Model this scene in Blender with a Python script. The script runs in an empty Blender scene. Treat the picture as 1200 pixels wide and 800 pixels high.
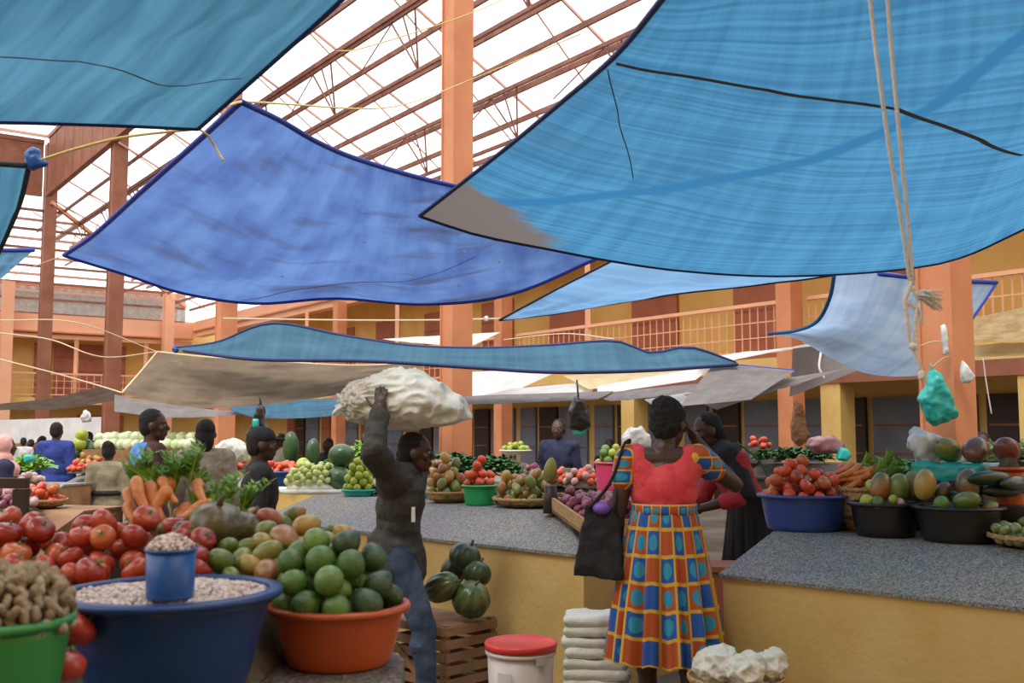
import bpy, bmesh, math, random
import numpy as np
from mathutils import Vector, Matrix, noise as mnoise
random.seed(7)
SC = bpy.context.scene
COL = SC.collection
PI = math.pi
# ------------------------------------------------------------------ camera frame
EYE = 1.5
PITCH = math.atan(105 / 1200)
CP, SP = math.cos(PITCH), math.sin(PITCH)

def ray(px, py):
    a, b, f = px - 600, 400 - py, 1200
    return Vector((a, -b * SP + f * CP, b * CP + f * SP))

def P(px, py, D):
    r = ray(px, py)
    return Vector((0, 0, EYE)) + r * (D / r.y)

def PZ(px, py, z):
    r = ray(px, py)
    return Vector((0, 0, EYE)) + r * ((z - EYE) / r.z)

def ztop(py, D):
    return P(600, py, D).z

UA = Vector((-0.722, 0.692, 0))      # along the stall rows, away from us
VA = Vector((0.692, 0.722, 0))       # across the rows
HS = Vector((-0.588, 0.809, 0))      # hall axes
HD = Vector((0.809, 0.588, 0))

def H(s, d, z=0):
    v = HS * s + HD * d
    return Vector((v.x, v.y, z))

# ------------------------------------------------------------------ materials
MATS = {}

def nt(name):
    m = bpy.data.materials.new(name)
    m.use_nodes = True
    n = m.node_tree
    return m, n, n.nodes['Principled BSDF'], n.nodes['Material Output']

def mat(name, c1, c2=None, scale=6.0, rough=0.6, bump=0.0, bscale=40.0, metal=0.0, detail=4, coat=0.0, c3=None, sss=0.0, rnd=0.0):
    if name in MATS:
        return MATS[name]
    m, n, b, o = nt(name)
    L = n.links.new
    b.inputs['Roughness'].default_value = rough
    b.inputs['Metallic'].default_value = metal
    if coat:
        b.inputs['Coat Weight'].default_value = coat
        b.inputs['Coat Roughness'].default_value = 0.25
    tc = n.nodes.new('ShaderNodeTexCoord')
    src = tc.outputs['Object']
    if rnd:
        oi = n.nodes.new('ShaderNodeObjectInfo')
        ad = n.nodes.new('ShaderNodeVectorMath'); ad.operation = 'MULTIPLY_ADD'
        cb = n.nodes.new('ShaderNodeCombineXYZ')
        for i in range(3):
            L(oi.outputs['Random'], cb.inputs[i])
        ad.inputs[1].default_value = (37, 17, 53)
        L(cb.outputs[0], ad.inputs[0]); L(src, ad.inputs[2])
        src = ad.outputs[0]
    if c2 is not None:
        t = n.nodes.new('ShaderNodeTexNoise')
        t.inputs['Scale'].default_value = scale
        t.inputs['Detail'].default_value = detail
        L(src, t.inputs['Vector'])
        r = n.nodes.new('ShaderNodeValToRGB')
        r.color_ramp.elements[0].position = 0.35
        r.color_ramp.elements[0].color = (*c1, 1)
        r.color_ramp.elements[1].position = 0.65
        r.color_ramp.elements[1].color = (*c2, 1)
        if c3 is not None:
            e = r.color_ramp.elements.new(0.5); e.color = (*c3, 1)
        L(t.outputs['Fac'], r.inputs['Fac'])
        L(r.outputs['Color'], b.inputs['Base Color'])
    else:
        b.inputs['Base Color'].default_value = (*c1, 1)
    if bump:
        t2 = n.nodes.new('ShaderNodeTexNoise')
        t2.inputs['Scale'].default_value = bscale
        t2.inputs['Detail'].default_value = 3
        L(src, t2.inputs['Vector'])
        bp = n.nodes.new('ShaderNodeBump')
        bp.inputs['Strength'].default_value = bump
        bp.inputs['Distance'].default_value = 0.02
        L(t2.outputs['Fac'], bp.inputs['Height'])
        L(bp.outputs['Normal'], b.inputs['Normal'])
    MATS[name] = m
    return m

def speckle(name, base, dark, light, scale=160):
    m, n, b, o = nt(name)
    L = n.links.new
    tc = n.nodes.new('ShaderNodeTexCoord')
    v = n.nodes.new('ShaderNodeTexVoronoi'); v.inputs['Scale'].default_value = scale
    L(tc.outputs['Object'], v.inputs['Vector'])
    sep = n.nodes.new('ShaderNodeSeparateColor'); L(v.outputs['Color'], sep.inputs[0])
    r = n.nodes.new('ShaderNodeValToRGB')
    r.color_ramp.interpolation = 'LINEAR'
    r.color_ramp.elements[0].position = 0.1; r.color_ramp.elements[0].color = (*dark, 1)
    r.color_ramp.elements[1].position = 0.95; r.color_ramp.elements[1].color = (*light, 1)
    e = r.color_ramp.elements.new(0.5); e.color = (*base, 1)
    L(sep.outputs[0], r.inputs['Fac'])
    t = n.nodes.new('ShaderNodeTexNoise'); t.inputs['Scale'].default_value = 3
    L(tc.outputs['Object'], t.inputs['Vector'])
    mx = n.nodes.new('ShaderNodeMix'); mx.data_type = 'RGBA'; mx.blend_type = 'MULTIPLY'
    mx.inputs[0].default_value = 0.35
    L(r.outputs['Color'], mx.inputs[6]); L(t.outputs['Color'], mx.inputs[7])
    L(mx.outputs[2], b.inputs['Base Color'])
    b.inputs['Roughness'].default_value = 0.7
    return m

def tarp_mat(name, c1, c2, dirt=(0.12, 0.09, 0.07), dirt_amt=0.0, trans=0.55, streak=(1.2, 26), rot=0.0, dscale=1.3, fine=90):
    m, n, b, o = nt(name)
    n.nodes.remove(b)
    L = n.links.new
    tc = n.nodes.new('ShaderNodeTexCoord')
    mp = n.nodes.new('ShaderNodeMapping')
    mp.inputs['Rotation'].default_value = (0, 0, rot)
    mp.inputs['Scale'].default_value = (streak[0], streak[1], 1)
    L(tc.outputs['UV'], mp.inputs['Vector'])
    t = n.nodes.new('ShaderNodeTexNoise'); t.inputs['Scale'].default_value = 1.0; t.inputs['Detail'].default_value = 5
    L(mp.outputs[0], t.inputs['Vector'])
    mp2 = n.nodes.new('ShaderNodeMapping')
    mp2.inputs['Rotation'].default_value = (0, 0, rot)
    mp2.inputs['Scale'].default_value = (fine, 2.0, 1)
    L(tc.outputs['UV'], mp2.inputs['Vector'])
    t2 = n.nodes.new('ShaderNodeTexNoise'); t2.inputs['Scale'].default_value = 0.35; t2.inputs['Detail'].default_value = 2
    L(mp2.outputs[0], t2.inputs['Vector'])
    mm = n.nodes.new('ShaderNodeMath'); mm.operation = 'MULTIPLY_ADD'; mm.inputs[1].default_value = 0.35
    L(t2.outputs['Fac'], mm.inputs[0])
    ms = n.nodes.new('ShaderNodeMath'); ms.operation = 'MULTIPLY'; ms.inputs[1].default_value = 0.65
    L(t.outputs['Fac'], ms.inputs[0]); L(ms.outputs[0], mm.inputs[2])
    r = n.nodes.new('ShaderNodeValToRGB')
    r.color_ramp.elements[0].position = 0.38; r.color_ramp.elements[0].color = (*c1, 1)
    r.color_ramp.elements[1].position = 0.62; r.color_ramp.elements[1].color = (*c2, 1)
    L(mm.outputs[0], r.inputs['Fac'])
    t3 = n.nodes.new('ShaderNodeTexNoise'); t3.inputs['Scale'].default_value = dscale; t3.inputs['Detail'].default_value = 6
    mp3 = n.nodes.new('ShaderNodeMapping'); mp3.inputs['Scale'].default_value = (1, 2.2, 1); mp3.inputs['Rotation'].default_value = (0, 0, rot + 0.3)
    L(tc.outputs['UV'], mp3.inputs['Vector']); L(mp3.outputs[0], t3.inputs['Vector'])
    r3 = n.nodes.new('ShaderNodeValToRGB')
    r3.color_ramp.elements[0].position = 0.52; r3.color_ramp.elements[0].color = (0, 0, 0, 1)
    r3.color_ramp.elements[1].position = 0.72; r3.color_ramp.elements[1].color = (dirt_amt,) * 3 + (1,)
    L(t3.outputs['Fac'], r3.inputs['Fac'])
    mx = n.nodes.new('ShaderNodeMix'); mx.data_type = 'RGBA'
    L(r3.outputs['Color'], mx.inputs[0]); L(r.outputs['Color'], mx.inputs[6]); mx.inputs[7].default_value = (*dirt, 1)
    d = n.nodes.new('ShaderNodeBsdfDiffuse'); tr = n.nodes.new('ShaderNodeBsdfTranslucent')
    L(mx.outputs[2], d.inputs['Color']); L(mx.outputs[2], tr.inputs['Color'])
    ms2 = n.nodes.new('ShaderNodeMixShader'); ms2.inputs[0].default_value = trans
    L(d.outputs[0], ms2.inputs[1]); L(tr.outputs[0], ms2.inputs[2])
    L(ms2.outputs[0], o.inputs['Surface'])
    return m

M = {}
M['orange'] = mat('orange_paint', (0.55, 0.20, 0.09), (0.66, 0.27, 0.13), 1.5, 0.6)
M['orange_light'] = mat('light_orange_paint', (0.80, 0.40, 0.24), (0.86, 0.46, 0.29), 0.8, 0.6)
M['rust'] = mat('rust_paint', (0.22, 0.075, 0.04), (0.30, 0.11, 0.06), 2, 0.6)
M['truss'] = mat('truss_paint', (0.20, 0.08, 0.06), (0.32, 0.14, 0.10), 3, 0.6)
M['truss_light'] = mat('pale_truss_paint', (0.62, 0.36, 0.28), None, rough=0.6)
M['yellow_wall'] = mat('yellow_wall_paint', (0.66, 0.44, 0.14), (0.74, 0.52, 0.20), 3, 0.75, 0.15, 30)
M['ochre'] = mat('ochre_plaster', (0.66, 0.42, 0.13), (0.74, 0.50, 0.18), 1.2, 0.8)
M['maroon'] = mat('maroon_shutter', (0.34, 0.11, 0.06), (0.43, 0.15, 0.085), 1.5, 0.6)
M['bluegrey'] = mat('blue_grey_door', (0.14, 0.17, 0.24), (0.18, 0.22, 0.30), 2, 0.6)
M['dark'] = mat('shop_dark_and_drape', (0.03, 0.02, 0.018))
M['sheet'] = mat('corrugated_sheet', (0.45, 0.48, 0.50), (0.58, 0.61, 0.62), 6, 0.5)
M['floor'] = mat('concrete_floor', (0.10, 0.085, 0.07), (0.17, 0.15, 0.13), 1.5, 0.85, 0.2, 30)
M['terrazzo'] = speckle('terrazzo', (0.27, 0.265, 0.25), (0.12, 0.118, 0.112), (0.46, 0.45, 0.42), 170)
M['terrazzo_brown'] = speckle('terrazzo_brown', (0.16, 0.13, 0.11), (0.04, 0.035, 0.03), (0.34, 0.29, 0.25), 150)
M['wood'] = mat('crate_wood', (0.24, 0.12, 0.055), (0.38, 0.21, 0.11), 5, 0.75, 0.2, 40)
M['dark_wood'] = mat('dark_wood', (0.035, 0.018, 0.012), (0.06, 0.03, 0.02), 6, 0.5)
M['wicker'] = mat('wicker', (0.42, 0.24, 0.09), (0.60, 0.38, 0.17), 60, 0.7, 0.6, 90)
M['sacking'] = mat('sacking', (0.07, 0.05, 0.035), (0.12, 0.09, 0.06), 20, 0.9)
M['rope'] = mat('rope_fibre', (0.80, 0.77, 0.74), (0.88, 0.86, 0.84), 50, 0.9, 0.5, 120)
M['rope_yellow'] = mat('yellow_twine', (0.72, 0.55, 0.14), (0.80, 0.66, 0.28), 40, 0.8)
M['string'] = mat('pale_string', (0.75, 0.60, 0.42), None, rough=0.8)
M['hem_blue'] = mat('navy_hem', (0.01, 0.025, 0.12), None, rough=0.7)
M['hem_bright'] = mat('royal_hem', (0.015, 0.045, 0.42), None, rough=0.7)
M['hem_dark'] = mat('dark_hem', (0.03, 0.03, 0.035), None, rough=0.8)
M['seam'] = mat('seam_tape', (0.10, 0.095, 0.10), None, rough=0.8)

def plastic(name, c, rough=0.35):
    return mat(name, c, tuple(min(1, x * 1.15 + 0.004) for x in c), 3, rough)
M['p_blue'] = plastic('blue_plastic', (0.008, 0.042, 0.17))
M['p_cup'] = plastic('bright_blue_plastic', (0.012, 0.085, 0.33))
M['p_orange'] = plastic('orange_plastic', (0.46, 0.085, 0.02))
M['p_green'] = plastic('green_plastic', (0.02, 0.34, 0.10))
M['p_green_d'] = plastic('dark_green_plastic', (0.03, 0.22, 0.05))
M['p_black'] = plastic('black_plastic', (0.012, 0.012, 0.014))
M['p_navy'] = plastic('royal_blue_plastic', (0.03, 0.07, 0.30))
M['p_pink'] = plastic('pink_plastic', (0.60, 0.05, 0.16))
M['p_teal'] = plastic('teal_plastic', (0.02, 0.38, 0.34))
M['p_red'] = plastic('red_plastic', (0.68, 0.05, 0.045))
M['p_white'] = plastic('milky_plastic', (0.62, 0.55, 0.53))
M['label'] = mat('paper_label', (0.72, 0.72, 0.74))
M['skin'] = mat('dark_skin', (0.055, 0.026, 0.017), (0.075, 0.036, 0.023), 6, 0.45)
M['hair'] = mat('black_hair', (0.008, 0.007, 0.007), (0.015, 0.012, 0.012), 60, 0.8, 0.8, 150)
M['eye'] = mat('eye_white', (0.28, 0.25, 0.22), None, rough=0.3)
M['sack_white'] = mat('white_woven_sack', (0.70, 0.60, 0.54), (0.82, 0.79, 0.75), 3, 0.7, 0.4, 30, c3=(0.68, 0.72, 0.63))
M['sack_pink'] = mat('pink_woven_edge', (0.62, 0.18, 0.20), None, rough=0.7)
M['sheer'] = mat('clear_wrap', (0.55, 0.56, 0.58), (0.75, 0.76, 0.78), 8, 0.3)

# ------------------------------------------------------------------ mesh helpers
def mesh_obj(name, verts, faces, m=None, parent=None, smooth=False, uv=None):
    me = bpy.data.meshes.new(name)
    me.from_pydata([tuple(v) for v in verts], [], faces)
    if uv is not None:
        l = me.uv_layers.new(name='UVMap')
        for p in me.polygons:
            for li in p.loop_indices:
                l.data[li].uv = uv[me.loops[li].vertex_index]
    if smooth:
        me.polygons.foreach_set('use_smooth', [True] * len(me.polygons))
    o = bpy.data.objects.new(name, me)
    COL.objects.link(o)
    if m:
        me.materials.append(m)
    if parent:
        o.parent = parent
    return o

def tag(o, label, cat, group=None, kind=None):
    o['label'] = label
    o['category'] = cat
    if group:
        o['group'] = group
    if kind:
        o['kind'] = kind
    return o

def empty(name, loc=(0, 0, 0), rz=0, label=None, cat=None, group=None):
    e = bpy.data.objects.new(name, None)
    e.empty_display_size = 0.1
    COL.objects.link(e)
    e.location = loc
    e.rotation_euler = (0, 0, rz)
    if label:
        tag(e, label, cat, group)
    return e

class MB:
    """collects geometry, builds ONE mesh"""
    def __init__(s):
        s.v = []; s.f = []
    def add(s, vs, fs):
        b = len(s.v)
        s.v += [Vector(v) for v in vs]
        s.f += [tuple(b + i for i in f) for f in fs]
        return s
    def box(s, c, size, ax=None, ay=None, az=None):
        c = Vector(c)
        ax = Vector(ax or (1, 0, 0)).normalized(); ay = Vector(ay or (0, 1, 0)).normalized(); az = Vector(az or (0, 0, 1)).normalized()
        h = [x / 2 for x in size]
        vs = [c + ax * h[0] * i + ay * h[1] * j + az * h[2] * k for i in (-1, 1) for j in (-1, 1) for k in (-1, 1)]
        return s.add(vs, [(0, 1, 3, 2), (4, 6, 7, 5), (0, 4, 5, 1), (2, 3, 7, 6), (0, 2, 6, 4), (1, 5, 7, 3)])
    def bar(s, a, b, w, h=None):
        a = Vector(a); b = Vector(b); h = h or w
        d = b - a; L = d.length
        if L < 1e-6: return s
        d.normalize()
        up = Vector((0, 0, 1)) if abs(d.z) < 0.95 else Vector((0, 1, 0))
        sx = d.cross(up).normalized(); sz = sx.cross(d)
        return s.box((a + b) / 2, (L, w, h), d, sx, sz)
    def tube(s, pts, r, n=8, cap=True):
        pts = [Vector(p) for p in pts]
        rs = r if isinstance(r, (list, tuple)) else [r] * len(pts)
        rings = []
        prev = None
        for i, p in enumerate(pts):
            t = (pts[min(i + 1, len(pts) - 1)] - pts[max(i - 1, 0)])
            if t.length < 1e-9: t = Vector((0, 0, 1))
            t.normalize()
            if prev is None:
                a = Vector((0, 0, 1)) if abs(t.z) < 0.9 else Vector((1, 0, 0))
            else:
                a = prev
            x = (a - t * a.dot(t))
            if x.length < 1e-6:
                x = t.orthogonal()
            x.normalize(); prev = x
            y = t.cross(x)
            rings.append([p + (x * math.cos(2 * PI * k / n) + y * math.sin(2 * PI * k / n)) * rs[i] for k in range(n)])
        vs = [v for rg in rings for v in rg]
        fs = []
        for i in range(len(rings) - 1):
            for k in range(n):
                k2 = (k + 1) % n
                fs.append((i * n + k, i * n + k2, (i + 1) * n + k2, (i + 1) * n + k))
        if cap:
            fs.append(tuple(reversed(range(n))))
            fs.append(tuple((len(rings) - 1) * n + k for k in range(n)))
        return s.add(vs, fs)
    def lathe(s, prof, n=32, c=(0, 0, 0), fn=None, close=True):
        """prof: list of (r,z)"""
        c = Vector(c); vs = []; fs = []
        for (r, z) in prof:
            for k in range(n):
                a = 2 * PI * k / n
                rr = r * (fn(a, z) if fn else 1)
                vs.append(c + Vector((rr * math.cos(a), rr * math.sin(a), z)))
        for i in range(len(prof) - 1):
            for k in range(n):
                k2 = (k + 1) % n
                fs.append((i * n + k, i * n + k2, (i + 1) * n + k2, (i + 1) * n + k))
        if close:
            if prof[0][0] > 1e-6: fs.append(tuple(reversed(range(n))))
            if prof[-1][0] > 1e-6: fs.append(tuple((len(prof) - 1) * n + k for k in range(n)))
        return s.add(vs, fs)
    def ell(s, c, r, n=12, R=None):
        c = Vector(c); vs = []; fs = []
        if not isinstance(r, (tuple, list)): r = (r, r, r)
        m = n; k = max(6, n // 2)
        vs.append(Vector((0, 0, r[2])))
        for i in range(1, k):
            t = PI * i / k
            for j in range(m):
                a = 2 * PI * j / m
                vs.append(Vector((r[0] * math.sin(t) * math.cos(a), r[1] * math.sin(t) * math.sin(a), r[2] * math.cos(t))))
        vs.append(Vector((0, 0, -r[2])))
        for j in range(m):
            fs.append((0, 1 + j, 1 + (j + 1) % m))
        for i in range(k - 2):
            for j in range(m):
                a = 1 + i * m; b = a + m; j2 = (j + 1) % m
                fs.append((a + j, b + j, b + j2, a + j2))
        last = len(vs) - 1; a = 1 + (k - 2) * m
        for j in range(m):
            fs.append((last, a + (j + 1) % m, a + j))
        if R is not None: vs = [R @ v for v in vs]
        return s.add([v + c for v in vs], fs)
    def cap(s, a, b, ra, rb, n=12):
        """tapered capsule"""
        a = Vector(a); b = Vector(b); d = b - a
        L = max(d.length, 1e-5); d = d / L
        pts = []; rs = []
        for t in (-1, -0.8, -0.45):
            pts.append(a + d * ra * t); rs.append(ra * math.sqrt(max(1 - t * t, 1e-4)))
        pts.append(a); rs.append(ra); pts.append(b); rs.append(rb)
        for t in (0.45, 0.8, 1):
            pts.append(b + d * rb * t); rs.append(rb * math.sqrt(max(1 - t * t, 1e-4)))
        return s.tube(pts, rs, n)
    def build(s, name, m=None, parent=None, smooth=False):
        return mesh_obj(name, s.v, s.f, m, parent, smooth)

def finish(o, voxel=None, smooth_it=0, disp=0.0, dfreq=12.0, sub=0, bevel=0):
    """bake modifiers into the mesh"""
    if voxel:
        md = o.modifiers.new('r', 'REMESH'); md.mode = 'VOXEL'; md.voxel_size = voxel; md.use_smooth_shade = True
    if smooth_it:
        md = o.modifiers.new('s', 'SMOOTH'); md.factor = 0.5; md.iterations = smooth_it
    if sub:
        md = o.modifiers.new('u', 'SUBSURF'); md.levels = sub; md.render_levels = sub
    dg = bpy.context.evaluated_depsgraph_get()
    dg.update()
    me = bpy.data.meshes.new_from_object(o.evaluated_get(dg))
    o.modifiers.clear()
    old = o.data
    mats = [x for x in old.materials]
    o.data = me
    me.name = o.name
    if not len(me.materials):
        for x in mats: me.materials.append(x)
    if disp:
        ns = [v.normal.copy() for v in me.vertices]
        for v, nn in zip(me.vertices, ns):
            q = v.co * dfreq
            v.co += nn * disp * (mnoise.noise(q) + 0.5 * mnoise.noise(q * 2.1 + Vector((5, 3, 1))))
    me.polygons.foreach_set('use_smooth', [True] * len(me.polygons))
    return o

def kids(o):
    return [c for c in ALLK.get(o.name, [])]

def copy_tree(src, children, loc, rot=None, scale=None, label=None, group=None):
    c = src.copy(); COL.objects.link(c)
    c.location = loc
    if rot is not None: c.rotation_euler = rot
    if scale is not None: c.scale = scale if isinstance(scale, (tuple, list, Vector)) else (scale,) * 3
    if label: c['label'] = label
    if group: c['group'] = group
    for ch in children:
        k = ch.copy(); COL.objects.link(k); k.parent = c
    return c

def shade(o, ang=40):
    o.data.polygons.foreach_set('use_smooth', [True] * len(o.data.polygons))
    try:
        o.data.set_sharp_from_angle(angle=math.radians(ang))
    except Exception:
        pass
    return o

def struct(o):
    o['kind'] = 'structure'
    return o

# ------------------------------------------------------------------ world, light, camera
w = bpy.data.worlds.new('overcast'); SC.world = w; w.use_nodes = True
bg = w.node_tree.nodes['Background']
bg.inputs['Color'].default_value = (1.0, 0.985, 0.97, 1)
bg.inputs['Strength'].default_value = 2.0
sl = bpy.data.lights.new('hazy_sun', 'SUN'); sl.energy = 1.8; sl.angle = math.radians(18); sl.color = (1, 0.96, 0.9)
so = bpy.data.objects.new('hazy_sun', sl); COL.objects.link(so)
so.rotation_euler = Vector((0.30, 0.62, -1.0)).to_track_quat('-Z', 'Y').to_euler()
cam = bpy.data.cameras.new('camera'); co = bpy.data.objects.new('camera', cam); COL.objects.link(co)
co.location = (0, 0, EYE); co.rotation_euler = (PI / 2 + PITCH, 0, 0)
cam.sensor_width = 36; cam.lens = 36; cam.clip_start = 0.05; cam.clip_end = 300
cam.dof.use_dof = True; cam.dof.focus_distance = 8.5; cam.dof.aperture_fstop = 5.0
SC.camera = co
SC.view_settings.view_transform = 'Standard'; SC.view_settings.look = 'None'
SC.view_settings.exposure = 0.0; SC.view_settings.gamma = 1.0
SC.view_settings.use_curve_mapping = False

# ------------------------------------------------------------------ setting
b = MB(); b.box((0, 24, -0.05), (90, 70, 0.1)); struct(b.build('floor', M['floor']))

ROWD = 8.3
# --- hall side wall (long, right) : upper floor, balcony slab, shops
S0, S1 = -4.0, 46.0
def hbox(mb, s0, s1, d0, d1, z0, z1):
    c = H((s0 + s1) / 2, (d0 + d1) / 2, (z0 + z1) / 2)
    return mb.box(c, (abs(s1 - s0), abs(d1 - d0), z1 - z0), HS, HD, (0, 0, 1))
b = MB()
hbox(b, S0, S1, 17.3, 17.6, 0, 6.6)
struct(b.build('wall_right', M['ochre']))
b = MB(); hbox(b, S0, S1 + 1.6, 15.5, 17.3, 2.62, 2.9); struct(b.build('trim_1', M['ochre']))           # balcony slab
b = MB(); hbox(b, S0, S1, 15.5, 15.62, 2.36, 2.62); struct(b.build('trim_2', M['rust']))
b = MB(); hbox(b, S0, S1 - .05, 15.55, 15.95, 5.75, 6.45); struct(b.build('trim_3', M['orange_light']))        # roof edge beam
b = MB(); hbox(b, S0, S1, 15.48, 15.56, 5.98, 6.04); struct(b.build('trim_4', M['orange']))
b = MB(); hbox(b, S0, S1, 15.95, 17.3, 6.2, 6.35); struct(b.build('ceiling_balcony', M['ochre']))
b = MB(); hbox(b, -9.3, 0.2, -26, -1.5, 12.9, 13.1); struct(b.build('ceiling_sky_block', M['sheet']))  # partial slab added out of view to cut sky light from behind
b = MB(); hbox(b, -9.3, -9, -26, 17.6, 0, 13); struct(b.build('wall_front', M['ochre']))  # unseen hall end, put in and raised to hold back sky light
b = MB(); hbox(b, -9, 47.6, -26.3, -26, 0, 10.5); struct(b.build('wall_left', M['ochre']))  # unseen long side of the hall, added to block light near the horizon
# --- far end wall (A)
b = MB(); hbox(b, 47.6, 47.9, -34, 17.3, 0, 6.6); struct(b.build('wall_back', M['ochre']))
b = MB(); hbox(b, 46.0, 47.6, -34, 15.5, 2.62, 2.9); struct(b.build('trim_5', M['ochre']))
b = MB(); hbox(b, 46.0, 46.4, -34, 15.55, 5.62, 6.38); struct(b.build('trim_6', M['orange_light']))
b = MB(); hbox(b, 45.9, 46.0, -34, 15.5, 5.62, 5.68); struct(b.build('trim_7', M['orange']))
b = MB(); hbox(b, 46.1, 46.3, -34, 15.5, 5.38, 5.55); struct(b.build('trim_8', M['orange_light']))
b = MB(); hbox(b, 46.4, 47.6, -34, 15.5, 6.1, 6.25); struct(b.build('ceiling_gallery', M['ochre']))
# upper clerestory sheets above the end wall
b = MB()
nn = 260
vs = []; fs = []
for i in range(nn + 1):
    d = -34 + 49.5 * i / nn
    s = 47.1 + (0.035 if i % 2 else -0.035)
    vs += [H(s, d, 6.38), H(s, d, 7.7)]
for i in range(nn):
    fs.append((2 * i, 2 * i + 2, 2 * i + 3, 2 * i + 1))
b.add(vs, fs); struct(b.build('wall_clerestory', M['sheet']))
for k, (z, wd) in enumerate(((6.50, .07), (7.12, .09), (7.72, .14))):
    b = MB(); b.bar(H(46.9, -34, z), H(46.9, 15.4, z), wd, wd); struct(b.build('trim_%d' % (9 + k), M['truss'] if k < 2 else M['orange']))
# pale far shop stalls seen under the gallery
# doors/shutters, each its own object
dn = 0
def hdoor(s0, s1, d, z0, z1, m, along='s', frame=True, th=0.08):
    global dn
    dn += 1
    b = MB()
    if along == 's': hbox(b, s0, s1, d - th, d, z0, z1)
    else: hbox(b, d - th, d, s0, s1, z0, z1)
    o = struct(b.build('door_%d' % dn, m))
    b = MB()
    for i in range(1, 4):
        z = z0 + (z1 - z0) * i / 4
        if along == 's': hbox(b, s0 + .05, s1 - .05, d - th - .02, d - th, z - .02, z + .02)
        else: hbox(b, d - th - .02, d - th, s0 + .05, s1 - .05, z - .02, z + .02)
    b.build('door_panel', M['rust'], o)
    return o
for k in range(11):                                # upper floor of the long wall
    s = 7.2 + 3.3 * k
    hdoor(s, s + 1.55, 17.3, 2.9, 5.3, M['maroon'])
hdoor(3.3, 4.9, 17.3, 2.9, 5.4, M['maroon']); hdoor(5.4, 6.4, 17.3, 2.9, 5.4, M['maroon'])
for k in range(9):                                 # far end wall upper floor
    d = 13.0 - 5.0 * k
    hdoor(d - 3.0, d, 47.6, 2.9, 5.3, M['maroon'], 'd')
    hdoor(d - 4.2 + .4, d - 3.1, 47.6, 2.9, 5.3, M['maroon'], 'd')
for k in range(12):                                # ground floor shops
    s = 1.2 + 3.2 * k
    hdoor(s, s + 1.1, 17.3, 0, 2.15, M['bluegrey'])
    hdoor(s + 1.25, s + 2.0, 17.28, 0, 2.15, M['dark'])  # near-black slab standing in for the shade inside an open shop
    hdoor(s + 2.2, s + 2.9, 17.3, 0, 2.15, M['bluegrey'] if k < 8 else M['maroon'])
for k in range(5):
    d = 13 - 5 * k
    hdoor(d - 2, d, 47.6, 0, 2.2, M['maroon'], 'd')
# ground floor yellow piers on the balcony line, upper partitions
def pier(s, d, wd, z0, z1, m, name, label, cat='pillar', group=None, dd=None):
    b = MB(); hbox(b, s - wd / 2, s + wd / 2, d - (dd or wd) / 2, d + (dd or wd) / 2, z0, z1)
    o = b.build(name, m)
    tag(o, label, cat, group)
    return o
for s, t in ((3.35, 'yellow square pier beside the green bag pillar, under the balcony'), (7.95, 'yellow square pier between blue-grey shop doors behind the onion bag'),
             (11.6, 'wide yellow pier just behind the orange column past the grey tarp'), (17.0, 'yellow pier behind the seated vendor in the dark shirt'), (24.5, 'yellow pier by the shops past the tall orange pillar')):
    pier(s, 15.75, 0.42, 0, 2.36, M['yellow_wall'], 'yellow_pier', t)
# balcony columns (d = 15.2), orange square
for s, t in ((12.2, 'square orange balcony column above the grey brown awning'), (21.3, 'square orange balcony column beside the tall pale orange pillar'), (30.6, 'slim orange balcony column above the long blue tarp')):
    pier(s, 15.2, 0.34, 0, 5.75, M['orange'], 'balcony_column', t)
for px, t in ((5, 'orange gallery column at the far wall above the dark brown awning'), (195, 'slim orange gallery column just above the tan tarp corner'),):
    D = 40.0
    k = (px - 600) / 1200
    # intersection with s = 45.8
    # X = k Y ; -.588X+.809Y = 45.8
    Y = 45.7 / (0.809 - 0.588 * k); X = k * Y
    s = 45.7; d = 0.809 * X + 0.588 * Y
    pier(s, d, 0.42, 0, 7.6, M['orange_light'], 'gallery_column', t)
# thin intermediate posts on the gallery
for px in (88, 170):
    k = (px - 600) / 1200; Y = 46.2 / (0.809 - 0.588 * k); X = k * Y; d = 0.809 * X + 0.588 * Y
    b = MB(); b.bar(H(46.2, d, 2.9), H(46.2, d, 5.6), .14); tag(b.build('gallery_post', M['orange_light']), 'thin pale orange post in front of the %s gallery shutter' % ('first wide' if px < 100 else 'second wide'), 'post')
# railings
def railing(a, bb, z0, z1, label, step=.16, vert=True):
    r = empty('balcony_railing', a, 0, label, 'railing')
    a = Vector(a); d = Vector(bb) - a
    L = d.length; dn_ = d.normalized()
    q = MB(); q.bar((0, 0, z1), d + Vector((0, 0, z1)), .09, .07); q.build('top_rail', M['orange_light'], r)
    q = MB(); q.bar((0, 0, z0 + .12), d + Vector((0, 0, z0 + .12)), .05, .05); q.build('bottom_rail', M['orange_light'], r)
    q = MB()
    n = int(L / step)
    for i in range(n + 1):
        p = dn_ * (i * step)
        q.bar(p + Vector((0, 0, z0 + .12)), p + Vector((0, 0, z1)), .022)
    for z in (z0 + .4, z0 + .7):
        q.bar(Vector((0, 0, z)), d + Vector((0, 0, z)), .022)
    q.build('railing_grille', M['orange_light'], r)
railing(H(S0, 15.5), H(12.0, 15.5), 2.9, 3.95, 'pale orange balcony railing over the shops beside the green bag')
railing(H(12.4, 15.5), H(21.1, 15.5), 2.9, 3.95, 'pale orange balcony railing above the peaked blue tarp', .2)
railing(H(21.5, 15.5), H(45.8, 15.5), 2.9, 3.95, 'pale orange balcony railing behind the tall pillar', .3)
railing(H(46.0, 15.2), H(46.0, -30), 2.9, 3.9, 'pale orange gallery railing on the far end wall', .3)
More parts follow.
